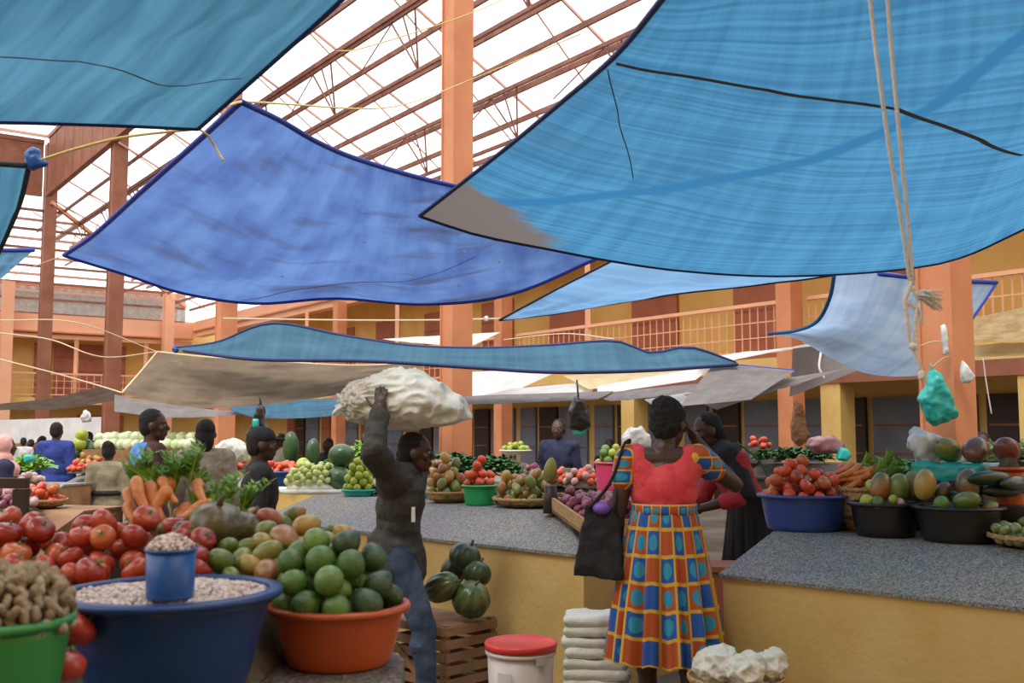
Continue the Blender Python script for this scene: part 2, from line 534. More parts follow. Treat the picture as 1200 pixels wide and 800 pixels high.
# thin posts on the long balcony
for s in (18.3, 27.3, 33.8):
    b = MB(); b.bar(H(s, 15.5, 2.9), H(s, 15.5, 5.75), .12); tag(b.build('balcony_post', M['orange_light']), {18.3: 'thin orange balcony post over the white awnings', 27.3: 'thin orange balcony post by the pale pillar, over white tarp', 33.8: 'thin orange balcony post nearest the hall corner'}[s], 'post')

# --- main pillars
def pillar(px, D, wd, label, ztop_=10.4, m='orange'):
    c = P(px, 505, D)
    r = empty('steel_pillar', (c.x, c.y, 0), 0, label, 'pillar')
    rot = math.atan2(HS.y, HS.x)
    q = MB()
    q.box((0, 0, ztop_ / 2), (wd, wd, ztop_), HS, HD); q.build('shaft', M[m], r)
    q = MB()
    for sg in (-1, 1):
        q.box(HD * (wd / 2 * 0 ) + HS * (sg * wd * 0.5) + Vector((0, 0, ztop_ / 2)), (wd * .10, wd * 1.12, ztop_ - .02), HS, HD)
    q.build('flange', M[m], r)
    q = MB(); q.box((0, 0, .06), (wd * 1.6, wd * 1.6, .12), HS, HD); q.build('base_plate', M['rust'], r)
    return r
pillar(1112, 8.9, .30, 'orange steel pillar hung with the teal bag and plastic scraps', 10.2)
pillar(534, 15.4, .32, 'tall pale orange pillar rising behind the white head sack', 12)
pillar(262, 23, .34, 'orange pillar behind the tan tarp, beside the long blue tarp tip', 10.4)
pillar(129, 31, .38, 'dark orange pillar passing the lowest corner of the violet tarp', 12.4, 'rust')
pillar(48, 38.3, .38, 'rust coloured pillar under the corner of the brown cladding', 12.4, 'rust')

# --- roof structure
roof = empty('ceiling'); struct(roof)
def roofz(d): return 10.2 - 0.44 * (d - 8.3)
dlist = [8.9 + 0.66 * i for i in range(11)]
for i, d in enumerate(dlist):
    q = MB(); q.bar(H(-2, d, roofz(d)), H(46.5, d, roofz(d)), .055, .11); q.build('purlin', M['truss'], roof)
for s in [4 + 3.1 * i for i in range(14)]:
    q = MB(); q.bar(H(s, 8.3, roofz(8.3) + .1), H(s + 1.0, 16, roofz(16) + .1), .035, .05); q.build('rafter', M['truss_light'], roof)
    if i >= 0:
        q = MB(); q.bar(H(s, 8.3, roofz(8.3) + .12), H(s + 3.1, 16, roofz(16) + .12), .025, .025); q.build('wind_brace', M['truss_light'], roof)
# lattice girders with V webs
for d, dz in ((9.6, 1.0), (12.0, .9)):
    z = roofz(d) - .12
    q = MB(); q.bar(H(-2, d, z + dz * .05), H(46, d, z + .05), .06, .08)
    q.bar(H(-2, d + .35, z - dz), H(46, d + .35, z - dz), .06, .07)
    q.build('girder_chord', M['truss'], roof)
    q = MB()
    s = 6.0
    while s < 44:
        q.bar(H(s - .45, d, z), H(s, d + .35, z - dz), .035); q.bar(H(s + .45, d, z), H(s, d + .35, z - dz), .035)
        q.bar(H(s, d, z), H(s, d + .35, z - dz), .025)
        q.bar(H(s + .45, d, z), H(s + 2.2, d + .2, z - dz * .5), .02)
        s += 3.6
    q.build('girder_web', M['truss'], roof)
# hipped far end: purlins parallel to the end wall and slanted hip
def roofz2(s): return 10.0 - 0.46 * (s - 41)
for i in range(10):
    s = 41.4 + .58 * i
    q = MB(); q.bar(H(s, -34, roofz2(s)), H(s, 8.3 + (s - 41) * 1.2, roofz2(s)), .07, .10); q.build('purlin', M['truss_light'] if i % 2 else M['truss'], roof)
for d in (-22, -16, -10, -5, -1.5, 2.5, 6.0):
    q = MB(); q.bar(H(41.2, d, roofz2(41)), H(46.9, d + .5, roofz2(46.8)), .07, .09); q.build('rafter', M['truss'], roof)
q = MB(); q.bar(H(41, 8.3, 10.1), H(46.8, 15.4, 7.2), .12, .14); q.build('hip_rafter', M['orange'], roof)
# clerestory cladding under the high roof
def cladding(a, bb, z0, z1, n, name, label):
    r = empty(name, (0, 0, 0), 0, label, 'cladding')
    a = Vector(a); bb = Vector(bb)
    for i in range(n):
        p = a.lerp(bb, i / n); p2 = a.lerp(bb, (i + 1) / n - .04 / n)
        q = MB(); c = (p + p2) / 2; dd = (p2 - p)
        ax = dd.normalized(); ay = Vector((0, 0, 1)).cross(ax)
        q.box((c.x, c.y, (z0 + z1) / 2), (dd.length, .12, z1 - z0), ax, ay); q.build('cladding_panel', M['rust'], r)
    q = MB(); q.bar((a.x, a.y, z0 - .05), (bb.x, bb.y, z0 - .05), .2, .16); q.bar((a.x, a.y, z1), (bb.x, bb.y, z1), .2, .16)
    q.build('edge_beam', M['rust'], r)
    return r
cladding(H(41, 8.2), H(20, 8.2), 10.45, 12.6, 16, 'roof_cladding', 'rust brown vertical cladding running from the corner pillar towards the near roof')
cladding(H(41.2, 8.0), H(41.2, -30), 10.45, 12.4, 16, 'roof_cladding', 'rust brown cladding above the far end roof, left of the corner pillar'.replace(', left of', ' square to'))
hr = MB()
for i in range(8):
    hr.bar(H(41 - .0, 6 - 3.5 * i, 12.4), H(36, 6 - 3.5 * i, 14.2), .09)
struct(hr.build('ceiling_ridge', M['truss']))
q = MB()
for i in range(7):
    z = 12.6 + i * .28
    q.bar(H(41 - i * .8, 8.2, z), H(41 - i * .8, -30, z), .08, .1)
struct(q.build('ceiling_monitor', M['truss_light']))

# ------------------------------------------------------------------ tarps
def resample(pts, n):
    pts = [Vector(p) for p in pts]
    if len(pts) == 2:
        return [pts[0].lerp(pts[1], i / n) for i in range(n + 1)]
    # catmull-rom over chord length
    L = [0]
    for a, c in zip(pts, pts[1:]): L.append(L[-1] + (c - a).length)
    out = []
    for i in range(n + 1):
        t = L[-1] * i / n
        k = 0
        while k < len(pts) - 2 and L[k + 1] < t: k += 1
        u = (t - L[k]) / max(L[k + 1] - L[k], 1e-6)
        p0 = pts[k - 1] if k > 0 else pts[k] * 2 - pts[k + 1]
        p1, p2 = pts[k], pts[k + 1]
        p3 = pts[k + 2] if k + 2 < len(pts) else pts[k + 1] * 2 - pts[k]
        out.append(0.5 * ((2 * p1) + (p2 - p0) * u + (2 * p0 - 5 * p1 + 4 * p2 - p3) * u * u + (3 * p1 - p0 - 3 * p2 + p3) * u * u * u))
    return out

def tarp(label, A, Bt, C, Dd, m, hem=None, sag=0.15, n=28, hemr=0.012, rip=0.012, hems='abcd', name='shade_tarp', cat='tarp', rf=2.2):
    """A: top edge l->r, Bt: right edge top->bottom, C: bottom edge l->r, Dd: left edge top->bottom. lists of (px,py,D)."""
    A, Bt, C, Dd = [resample([P(*p) for p in e], n) for e in (A, Bt, C, Dd)]
    vs = []; uv = []
    wid = (A[0] - A[-1]).length; hei = (Dd[0] - Dd[-1]).length
    for j in range(n + 1):
        v = j / n
        for i in range(n + 1):
            u = i / n
            p = A[i] * (1 - v) + C[i] * v + Dd[j] * (1 - u) + Bt[j] * u
            p = p - (A[0] * (1 - u) * (1 - v) + A[-1] * u * (1 - v) + C[0] * (1 - u) * v + C[-1] * u * v)
            k = math.sin(PI * u) * math.sin(PI * v)
            p.z -= sag * k
            p.z += rip * mnoise.noise(Vector((u * rf * 3, v * rf * 3, wid))) * min(1, 4 * k) * 3
            vs.append(p); uv.append((u * wid, v * hei))
    fs = []
    for j in range(n):
        for i in range(n):
            a = j * (n + 1) + i
            fs.append((a, a + 1, a + n + 2, a + n + 1))
    c = sum(vs, Vector()) / len(vs)
    o = empty(name, c, 0, label, cat)
    s = mesh_obj('tarp_sheet', [p - c for p in vs], fs, m, o, True, uv)
    if hem:
        N = n + 1
        ed = {'a': [vs[i] for i in range(N)], 'b': [vs[j * N + n] for j in range(N)], 'c': [vs[n * N + i] for i in range(N)], 'd': [vs[j * N] for j in range(N)]}
        for k in hems:
            q = MB(); q.tube([p - c for p in ed[k]], hemr, 6)
            q.build('hem', hem, o, True)
    def at(u, v):
        i = min(n - 1, int(u * n)); j = min(n - 1, int(v * n)); fu = u * n - i; fv = v * n - j; N = n + 1
        return (vs[j * N + i] * (1 - fu) * (1 - fv) + vs[j * N + i + 1] * fu * (1 - fv) + vs[(j + 1) * N + i] * (1 - fu) * fv + vs[(j + 1) * N + i + 1] * fu * fv) - c
    return o, at

def seam(o, at, uvs, wd, m, name='seam', n=24, off=-0.006):
    """flat band following the sheet"""
    pts = []
    segs = len(uvs) - 1
    for k in range(segs):
        for i in range(n):
            t = i / n
            pts.append((uvs[k][0] * (1 - t) + uvs[k + 1][0] * t, uvs[k][1] * (1 - t) + uvs[k + 1][1] * t))
    pts.append(uvs[-1])
    P3 = [at(min(max(u, 0), .9999), min(max(v, 0), .9999)) + Vector((0, 0, off)) for u, v in pts]
    vs = []; fs = []
    for i, p in enumerate(P3):
        t = (P3[min(i + 1, len(P3) - 1)] - P3[max(i - 1, 0)]).normalized()
        sd = t.cross(Vector((0, 0, 1))).normalized() * wd / 2
        vs += [p - sd, p + sd]
    for i in range(len(P3) - 1):
        fs.append((2 * i, 2 * i + 1, 2 * i + 3, 2 * i + 2))
    return mesh_obj(name, vs, fs, m, o, True)

T_tl = tarp_mat('tarp_teal_blue', (0.055, 0.17, 0.28), (0.10, 0.28, 0.43), streak=(15, 1.0), rot=0.0, trans=.58, fine=60)
T_v = tarp_mat('tarp_violet_blue', (0.08, 0.15, 0.42), (0.14, 0.26, 0.58), dirt=(0.07, 0.07, 0.12), dirt_amt=.9, streak=(3, 1.5), trans=.6, dscale=1.0, fine=20)
T_r = tarp_mat('tarp_azure', (0.05, 0.19, 0.37), (0.085, 0.30, 0.54), streak=(1.1, 30), rot=0.1, trans=.62, fine=110, dirt=(.05, .13, .24), dirt_amt=.5, dscale=.8)
T_lb = tarp_mat('tarp_pale_azure', (0.14, 0.33, 0.62), (0.30, 0.52, 0.82), streak=(1, 8), trans=.6, fine=30, dirt=(.10, .2, .4), dirt_amt=.6)
T_lw = tarp_mat('tarp_faded_blue', (0.30, 0.47, 0.72), (0.50, 0.66, 0.88), streak=(1, 6), trans=.6, fine=30, dirt=(.2, .3, .5), dirt_amt=.5)
T_lo = tarp_mat('tarp_slate_blue', (0.09, 0.21, 0.34), (0.14, 0.31, 0.46), streak=(1, 6), trans=.55, fine=30)
T_tan = tarp_mat('tarp_tan', (0.24, 0.18, 0.13), (0.34, 0.27, 0.20), dirt=(.12, .09, .07), dirt_amt=.7, streak=(2, 2), trans=.5, fine=10)
T_brown = tarp_mat('tarp_brown', (0.10, 0.07, 0.055), (0.15, 0.11, 0.09), streak=(2, 2), trans=.5, fine=10)
T_grey = tarp_mat('tarp_grey', (0.27, 0.25, 0.25), (0.36, 0.34, 0.34), streak=(2, 3), trans=.45, fine=20)
T_white = tarp_mat('tarp_white', (0.72, 0.72, 0.74), (0.88, 0.88, 0.90), streak=(2, 2), trans=.35, fine=10)
T_cream = tarp_mat('tarp_cream', (0.74, 0.60, 0.36), (0.84, 0.72, 0.50), streak=(2, 2), trans=.4, fine=10)
T_straw = tarp_mat('tarp_straw', (0.42, 0.29, 0.15), (0.58, 0.43, 0.25), streak=(2, 2), trans=.4, fine=10, dirt=(.2, .14, .08), dirt_amt=.7)
M['patch'] = tarp_mat('grey_patch', (0.16, 0.15, 0.14), (0.24, 0.22, 0.20), streak=(3, 3), trans=.5, fine=10)

# near left tarp
o, at = tarp('large teal blue tarp overhead whose corner nearly meets the violet one', [(-160, -260, 2.0), (130, -230, 2.1), (470, -72, 2.7)], [(470, -72, 2.7), (400, 0, 3.1), (316, 76, 3.6), (232, 151, 4.1)],
             [(-420, 120, 3.4), (-150, 143, 3.6), (0, 143, 3.75), (120, 146, 3.9), (232, 151, 4.1)], [(-160, -260, 2.0), (-280, -60, 2.6), (-420, 120, 3.4)], T_tl, M['hem_blue'], .05, hemr=.010, hems='bc')
seam(o, at, [(.30, .62), (.45, .67), (.62, .66), (.8, .72), (.97, .70)], .012, M['seam'])
# violet tarp
o, at = tarp('violet blue dusty tarp sagging in the middle of the roof gap', [(282, 119, 4.6), (330, 142, 5.0), (375, 168, 5.4), (430, 190, 6.0), (520, 215, 7.0), (640, 240, 7.9)], [(640, 240, 7.9), (675, 270, 8.3), (706, 300, 8.6)],
             [(75, 299, 7.4), (150, 322, 7.6), (215, 343, 7.8), (300, 355, 8.0), (395, 349, 8.1), (500, 356, 8.2), (600, 344, 8.4), (706, 300, 8.6)],
             [(282, 119, 4.6), (232, 165, 5.2), (165, 225, 6.1), (110, 275, 6.9), (75, 299, 7.4)], T_v, M['hem_bright'], .10, hemr=.016, n=34, rip=.02)
seam(o, at, [(.30, .98), (.42, .86), (.52, .74), (.75, .50)], .022, M['seam'])
for (u, v) in ((.47, .45), (.6, .62), (.33, .7), (.8, .6), (.7, .8), (.55, .3), (.72, .45)):
    q = MB(); q.ell(at(u, v) + Vector((0, 0, -.004)), (.014, .014, .006), 8); q.build('worn_spot', M['sack_white'], o, True)
# huge right tarp
o, at = tarp('huge azure blue tarp spanning overhead with a dark diagonal seam', [(860, -110, 2.7), (1150, -330, 2.0), (1560, -380, 2.0)], [(1560, -380, 2.0), (1620, -60, 3.4), (1480, 130, 5.2)],
             [(492, 253, 6.0), (560, 275, 6.2), (640, 291, 6.5), (720, 306, 6.8), (800, 317, 7.1), (900, 323, 7.4), (1000, 320, 7.6), (1080, 312, 7.8), (1130, 300, 7.8), (1200, 268, 7.2), (1480, 130, 5.2)],
             [(860, -110, 2.7), (775, 0, 3.3), (720, 66, 3.9), (660, 118, 4.5), (590, 176, 5.2), (492, 253, 6.0)], T_r, M['hem_blue'], .04, hemr=.012, n=40, hems='cd', rip=.008)
M['seam_blue'] = tarp_mat('blue_fold', (0.05, 0.20, 0.40), (0.06, 0.24, 0.46), trans=.5)
# place seam by nearest uv to picture points
def uvnear(at, pts, c, d0=None):
    out = []
    g = [(i / 60, j / 60) for i in range(61) for j in range(61)]
    pr = []
    for (u, v) in g:
        p = at(min(u, .9999), min(v, .9999)) + c
        q = p - Vector((0, 0, EYE)); y = q.y * CP + q.z * SP; z = -q.y * SP + q.z * CP
        pr.append((600 + 1200 * q.x / y, 400 - 1200 * z / y) if y > .1 else (9e9, 9e9))
    for (x, yv) in pts:
        k = min(range(len(g)), key=lambda i: (pr[i][0] - x) ** 2 + (pr[i][1] - yv) ** 2)
        # refine
        bu, bv = g[k]; best = 9e9; st = 1 / 60
        for _ in range(4):
            cand = [(min(max(bu + a * st / 4, 0), .9999), min(max(bv + e * st / 4, 0), .9999)) for a in range(-4, 5) for e in range(-4, 5)]
            for (u, v) in cand:
                p = at(u, v) + c
                q = p - Vector((0, 0, EYE)); y = q.y * CP + q.z * SP; z = -q.y * SP + q.z * CP
                if y < .1: continue
                e2 = (600 + 1200 * q.x / y - x) ** 2 + (400 - 1200 * z / y - yv) ** 2
                if e2 < best: best = e2; bu, bv = u, v
            st /= 4
        out.append((bu, bv))
    return out
seam(o, at, uvnear(at, [(722, 73), (800, 87), (900, 104), (960, 114), (1010, 120), (1050, 126), (1100, 144), (1150, 163), (1198, 181)], o.location), .032, M['seam'], n=6)
def uvm(uvs):
    me = [c for c in o.children if c.name.startswith('tarp_sheet')][0].data
    l = me.uv_layers[0].data
    us = max(x.uv[0] for x in l); vs_ = max(x.uv[1] for x in l)
    return [(u * us, v * vs_) for u, v in uvs]
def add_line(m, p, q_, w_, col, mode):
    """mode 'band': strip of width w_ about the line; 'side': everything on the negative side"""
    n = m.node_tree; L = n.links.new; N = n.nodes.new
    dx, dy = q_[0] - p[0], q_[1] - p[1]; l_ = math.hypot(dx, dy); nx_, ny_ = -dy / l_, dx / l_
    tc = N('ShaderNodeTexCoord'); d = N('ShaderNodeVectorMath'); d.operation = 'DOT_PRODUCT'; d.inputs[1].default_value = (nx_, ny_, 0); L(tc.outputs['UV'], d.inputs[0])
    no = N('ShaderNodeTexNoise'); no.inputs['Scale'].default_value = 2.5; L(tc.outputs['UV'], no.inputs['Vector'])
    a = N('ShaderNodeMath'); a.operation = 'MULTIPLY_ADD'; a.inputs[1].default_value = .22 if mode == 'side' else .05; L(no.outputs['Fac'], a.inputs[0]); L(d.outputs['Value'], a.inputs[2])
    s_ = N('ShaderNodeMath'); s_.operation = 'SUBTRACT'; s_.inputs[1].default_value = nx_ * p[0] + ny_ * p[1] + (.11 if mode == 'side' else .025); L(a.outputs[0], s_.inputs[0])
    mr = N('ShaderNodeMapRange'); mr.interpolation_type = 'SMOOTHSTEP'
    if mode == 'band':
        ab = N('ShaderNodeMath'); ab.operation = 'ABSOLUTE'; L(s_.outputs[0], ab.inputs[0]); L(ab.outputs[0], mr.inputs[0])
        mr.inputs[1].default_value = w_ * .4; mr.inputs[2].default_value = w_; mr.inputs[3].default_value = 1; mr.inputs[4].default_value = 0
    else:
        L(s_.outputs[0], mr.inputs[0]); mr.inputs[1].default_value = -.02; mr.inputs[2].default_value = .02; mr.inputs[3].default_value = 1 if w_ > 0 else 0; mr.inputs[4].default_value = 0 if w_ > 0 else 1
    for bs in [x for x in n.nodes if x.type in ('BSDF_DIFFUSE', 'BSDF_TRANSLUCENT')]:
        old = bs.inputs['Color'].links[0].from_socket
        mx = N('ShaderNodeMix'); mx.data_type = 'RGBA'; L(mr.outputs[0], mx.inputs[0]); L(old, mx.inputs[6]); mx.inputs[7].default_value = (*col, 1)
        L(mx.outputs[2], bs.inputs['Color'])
fu = uvm(uvnear(at, [(650, 236), (1005, 128), (1198, 42)], o.location))
add_line(T_r, fu[0], fu[2], .026, (.04, .19, .40), 'band')
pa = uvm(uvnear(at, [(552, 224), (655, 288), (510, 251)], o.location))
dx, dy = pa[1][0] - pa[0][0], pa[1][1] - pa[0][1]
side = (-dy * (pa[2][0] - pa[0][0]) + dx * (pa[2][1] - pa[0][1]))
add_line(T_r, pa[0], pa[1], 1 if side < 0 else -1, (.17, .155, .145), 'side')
seam(o, at, uvnear(at, [(712, 80), (724, 130), (734, 170), (742, 208)], o.location), .006, M['seam'], 'fold', n=6)
# pale blue tarp under it
o, at = tarp('pale azure tarp with pointed corner hanging below the huge blue one', [(585, 375, 9.6), (650, 340, 9.2), (720, 304, 8.8)], [(720, 304, 8.8), (850, 312, 9.0), (978, 322, 9.2)],
             [(585, 375, 9.6), (640, 380, 9.8), (750, 381, 10), (850, 388, 10), (900, 391, 10)], [(585, 375, 9.6), (585, 375, 9.6)], T_lb, M['hem_dark'], .05, hems='ac')
# replace degenerate patch: use another well formed sheet for the right part
o, at = tarp('faded blue tarp dipping low beside the rope knot, behind the pillar', [(978, 320, 9.2), (1040, 319, 9.6), (1100, 328, 10), (1168, 331, 10.4)], [(1168, 331, 10.4), (1150, 358, 10.2), (1120, 400, 9.9), (1078, 440, 9.6)],
             [(900, 391, 10), (935, 398, 9.9), (975, 420, 9.7), (1010, 436, 9.6), (1045, 441, 9.6), (1078, 440, 9.6)], [(978, 320, 9.2), (970, 350, 9.4), (955, 378, 9.7), (930, 388, 9.9), (900, 391, 10)], T_lw, None, .04)
q = MB(); q.tube([p - o.location for p in resample([P(978, 320, 9.18), P(972, 350, 9.38), P(957, 377, 9.67), P(930, 388, 9.86), P(900, 391, 9.95)], 20)], .018, 6); q.build('seam', M['seam_blue'], o, True)
q = MB(); q.tube([p - o.location for p in resample([P(1030, 321, 9.5), P(1100, 328, 9.98), P(1168, 331, 10.4)], 10)], .022, 6)
q.build('hem', M['hem_bright'], o, True)
q = MB(); q.tube([p - o.location for p in resample([P(1168, 331, 10.4), P(1150, 358, 10.2), P(1120, 400, 9.9), P(1078, 440, 9.6)], 10)], .014, 6); q.build('hem', M['hem_bright'], o, True)
# long slate tarp
o, at = tarp('long slate blue tarp strung low across the hall with two peaks', [(205, 408, 14), (255, 401, 13.8), (318, 379, 13.2), (400, 393, 13.2), (480, 405, 13.2), (560, 408, 13.2), (640, 405, 13.0), (720, 400, 12.6), (762, 414, 12.7), (808, 407, 12.6), (862, 425, 12.8)], [(862, 425, 12.8), (864, 427, 12.6)],
             [(215, 411, 13.6), (300, 421, 12.6), (430, 423, 12.2), (560, 431, 12.0), (650, 436, 11.8), (760, 434, 12.0), (864, 427, 12.6)], [(205, 408, 14), (215, 411, 13.6)], T_lo, M['hem_blue'], .02, hems='ac', hemr=.022, n=40, rip=0)
# tan tarp
o, at = tarp('wide tan tarp with a stained fold, behind the long slate one', [(184, 412, 15), (240, 418, 14.6), (330, 424, 14.4), (420, 428, 14.4), (500, 424, 14.6)], [(500, 424, 14.6), (480, 440, 13.6), (455, 458, 12.9)],
             [(143, 460, 12.6), (180, 470, 12.6), (240, 478, 12.6), (330, 472, 12.6), (400, 462, 12.7), (455, 458, 12.9)], [(184, 412, 15), (165, 435, 14), (143, 460, 12.6)], T_tan, M['string'], .03, hems='ad', hemr=.012)
o, at = tarp('dark brown awning rising towards the rust pillar at the far stalls', [(-60, 478, 20), (0, 473, 19), (60, 466, 18.5), (120, 452, 18)], [(120, 452, 18), (140, 462, 17.5), (150, 466, 17)], [(-60, 480, 16), (0, 481, 16), (70, 482, 16), (150, 470, 16.2)], [(-60, 478, 20), (-60, 480, 16)], T_brown, None, .02)
o, at = tarp('grey awning tucked beneath the tan tarp', [(134, 462, 17), (200, 474, 17), (290, 484, 17)], [(290, 484, 17), (280, 486, 16)], [(134, 482, 16), (200, 490, 16), (280, 488, 16)], [(134, 462, 17), (134, 482, 16)], T_grey, None, .0)
o, at = tarp('muted blue awning under the tan tarp beside the white sack', [(270, 476, 17), (330, 470, 17), (405, 466, 17)], [(405, 466, 17), (402, 486, 15)], [(268, 480, 15), (300, 489, 15), (350, 490, 15), (402, 486, 15)], [(270, 476, 17), (268, 480, 15)], T_lo, None, .02)
o, at = tarp('unseen blue tarp added above the viewpoint to darken the near stall', [(0, 0, 1), (1, 0, 1)], [(1, 0, 1), (1, 1, 1)], [(0, 1, 1), (1, 1, 1)], [(0, 0, 1), (0, 1, 1)], T_tl, None, 0, n=2)
bpy.data.objects.remove(o.children[0]); 
N_ = 16; cz = Vector((-.4, -1.6, 2.75)); o.location = cz  # out-of-view sheet added behind the viewer, shading the near stall only
mesh_obj('tarp_sheet', [(-4.6 + 4.9 * i / N_, -2.6 + 3.4 * j / N_, -.12 * math.sin(PI * i / N_) * math.sin(PI * j / N_)) for j in range(N_ + 1) for i in range(N_ + 1)], [(j * (N_ + 1) + i, j * (N_ + 1) + i + 1, (j + 1) * (N_ + 1) + i + 1, (j + 1) * (N_ + 1) + i) for j in range(N_) for i in range(N_)], T_tl, o, True, [(8.4 * i / N_, 3.4 * j / N_) for j in range(N_ + 1) for i in range(N_ + 1)])
# left edge tarps
o, at = tarp('teal tarp edge hanging beside the yellow rope knot', [(-150, 190, 3.6), (-40, 190, 3.8), (34, 194, 4)], [(34, 194, 4), (24, 235, 4.3), (10, 270, 4.6), (-4, 300, 4.8)], [(-150, 330, 4.6), (-60, 318, 4.7), (-4, 300, 4.8)], [(-150, 190, 3.6), (-150, 330, 4.6)], T_tl, M['hem_dark'], .05, hems='ab')
o, at = tarp('small blue tarp corner with bright hem, below the teal edge', [(-60, 290, 9), (0, 293, 9), (40, 293, 9)], [(40, 293, 9), (20, 310, 9.2), (2, 326, 9.4)], [(-60, 330, 9.4), (2, 326, 9.4)], [(-60, 290, 9), (-60, 330, 9.4)], T_lo, M['hem_bright'], .02, hems='a', hemr=.02)
# white and cream awnings, centre right
def aw(label, q4, m, hem=None, sag=.02, **k):
    A_, B_, C_, D_ = q4
    return tarp(label, [A_, B_], [B_, C_], [D_, C_], [A_, D_], m, hem, sag, n=12, **k)
aw('bright white tarp strip above the long slate tarp, by the balcony column', ((448, 397, 18), (587, 389, 18), (550, 407, 16), (460, 399, 16)), T_white)
aw('pale lilac white awning behind the orange pillar', ((545, 436, 22), (665, 430, 22), (610, 455, 19), (545, 466, 19)), T_white)
aw('broad white awning above the dark shirted vendor', ((600, 455, 18.6), (700, 447, 18.6), (690, 466, 17.2), (545, 468, 17.2)), T_white)
aw('grey awning strip fringed white, hung over the yellow shopfront', ((540, 464, 14), (720, 458, 14), (700, 468, 13), (545, 474, 13)), T_grey, None)
aw('cream awning lying under the peaks of the slate tarp', ((660, 440, 20), (842, 428, 19), (790, 446, 17), (690, 456, 17)), T_cream)
aw('white awning with an angled end beneath the slate tarp peak', ((700, 452, 16.4), (838, 428, 16), (815, 445, 14.6), (700, 462, 14.6)), T_white)
aw('dark grey awning above the head of the woman in red', ((690, 462, 14), (840, 447, 14), (800, 462, 13), (716, 470, 13)), T_grey)
aw('short white awning just behind the raised arm', ((755, 468, 13), (830, 456, 13), (815, 474, 12), (765, 475, 12)), T_white)
aw('white tarp stretched up to the faded blue one', ((815, 420, 16), (1000, 398, 15), (940, 404, 13), (830, 428, 13)), T_white)
aw('grey brown tarp with blue hem slanting above the shoulder in red', ((838, 425, 13), (932, 434, 12.5), (880, 468, 10.5), (796, 476, 10.5)), T_grey, M['hem_bright'], hems='a')
aw('long grey brown awning flap crossing the orange balcony column', ((800, 462, 12.2), (990, 432, 13), (925, 452, 12), (840, 480, 11)), T_grey)
aw('knotted grey canvas tarp draped from the faded blue corner', ((930, 405, 14.2), (965, 402, 13.9), (1010, 432, 13.4), (925, 465, 13.8)), T_grey)
aw('white crumpled tarp behind the orange balcony column', ((935, 412, 15), (1010, 402, 15), (970, 425, 14.5), (930, 440, 14.5)), T_white)
aw('straw coloured awning beneath the balcony railing by the big pillar', ((1130, 375, 14), (1290, 340, 11), (1290, 396, 9), (1130, 401, 11)), T_straw)
aw('cream canvas awning below the straw coloured one', ((1130, 405, 12.5), (1290, 396, 10), (1290, 412, 9), (1130, 420, 11)), T_cream)
aw('dull grey awning over the far shops behind the pillar', ((545, 462, 23.5), (640, 455, 23.5), (650, 462, 22), (545, 470, 22)), T_white)
aw('pinkish sunlit sheet wall behind the blue coat', ((0, 492, 34), (130, 488, 34), (130, 515, 34), (0, 520, 34)), T_white)

# ------------------------------------------------------------------ ropes
def rope(label, pts, r, m, name='rope', cat='rope', n=30):
    pts = [P(*p) for p in pts]
    c = pts[0].copy()
    q = MB(); q.tube([p - c for p in resample(pts, n)], r, 6)
    o = q.build(name, m, None, True); o.location = c
    tag(o, label, cat)
    return o
rope('long white rope hanging down to the knot, the one farther from the pillar', [(1010, -90, 2.5), (1024, 40, 2.55), (1040, 160, 2.6), (1056, 260, 2.66), (1067, 335, 2.7)], .0052, M['rope'])
rope('long white rope hanging down to the knot, the one closer to the pillar', [(1034, -90, 2.5), (1043, 40, 2.55), (1054, 160, 2.6), (1064, 260, 2.66), (1070, 335, 2.7)], .0052, M['rope'])
k = empty('rope_knot', P(1070, 345, 2.7), 0, 'frayed white rope knot with a tuft pointing at the pillar', 'rope')
q = MB()
c0 = P(1070, 345, 2.7)
for i in range(40):
    a = random.uniform(-.5, .5); e = P(1103 + random.uniform(-8, 4), 355 + random.uniform(-16, 12), 2.68 + random.uniform(-.03, .03)) - c0
    m1 = e * .5 + Vector((random.uniform(-.01, .01), random.uniform(-.01, .01), random.uniform(0, .014)))
    q.tube([Vector((0, 0, 0)), m1, e], [.0028, .0022, .0012], 4)
q.build('frayed_tuft', M['rope'], k, True)
q = MB()
for (a, bb) in (((1068, 332), (1060, 352)), ((1060, 352), (1074, 362)), ((1070, 338), (1078, 356)), ((1060, 350), (1066, 400)), ((1074, 362), (1072, 405)), ((1078, 356), (1080, 378))):
    q.cap(P(a[0], a[1], 2.69) - c0, P(bb[0], bb[1], 2.69) - c0, .0065, .0055, 8)
q.build('knot_loop', M['rope'], k, True)
q = MB()
q.tube([P(1066, 398, 2.69) - c0, P(1072, 412, 2.69) - c0, P(1078, 428, 2.69) - c0, P(1080, 444, 2.69) - c0], [.005, .007, .006, .009], 8)
q.ell(P(1070, 406, 2.685) - c0, .011, 10); q.ell(P(1080, 440, 2.685) - c0, (.010, .010, .015), 10)
q.build('rope_tail', M['rope'], k, True)
rope('yellow rope pulled tight from the teal tarp edge to the overhead corner', [(31, 193, 4.0), (90, 174, 4.0), (150, 160, 4.05), (232, 151, 4.1)], .006, M['rope_yellow'])
rope('short yellow tie dangling from the meeting tarp corners', [(232, 151, 4.12), (243, 158, 4.15), (252, 172, 4.2), (262, 188, 4.2)], .005, M['rope_yellow'])
rope('short yellow tie joining the violet tarp tip to the overhead tarp', [(262, 126, 4.2), (272, 122, 4.4), (283, 119, 4.6)], .006, M['rope_yellow'])
rope('pale string running under the gallery to the tan tarp', [(0, 375, 14), (90, 378, 14), (184, 412, 15)], .008, M['string'])
rope('pale string sloping down to the brown awning tie', [(0, 390, 13), (60, 398, 13), (120, 418, 13), (184, 412, 15)], .008, M['string'])
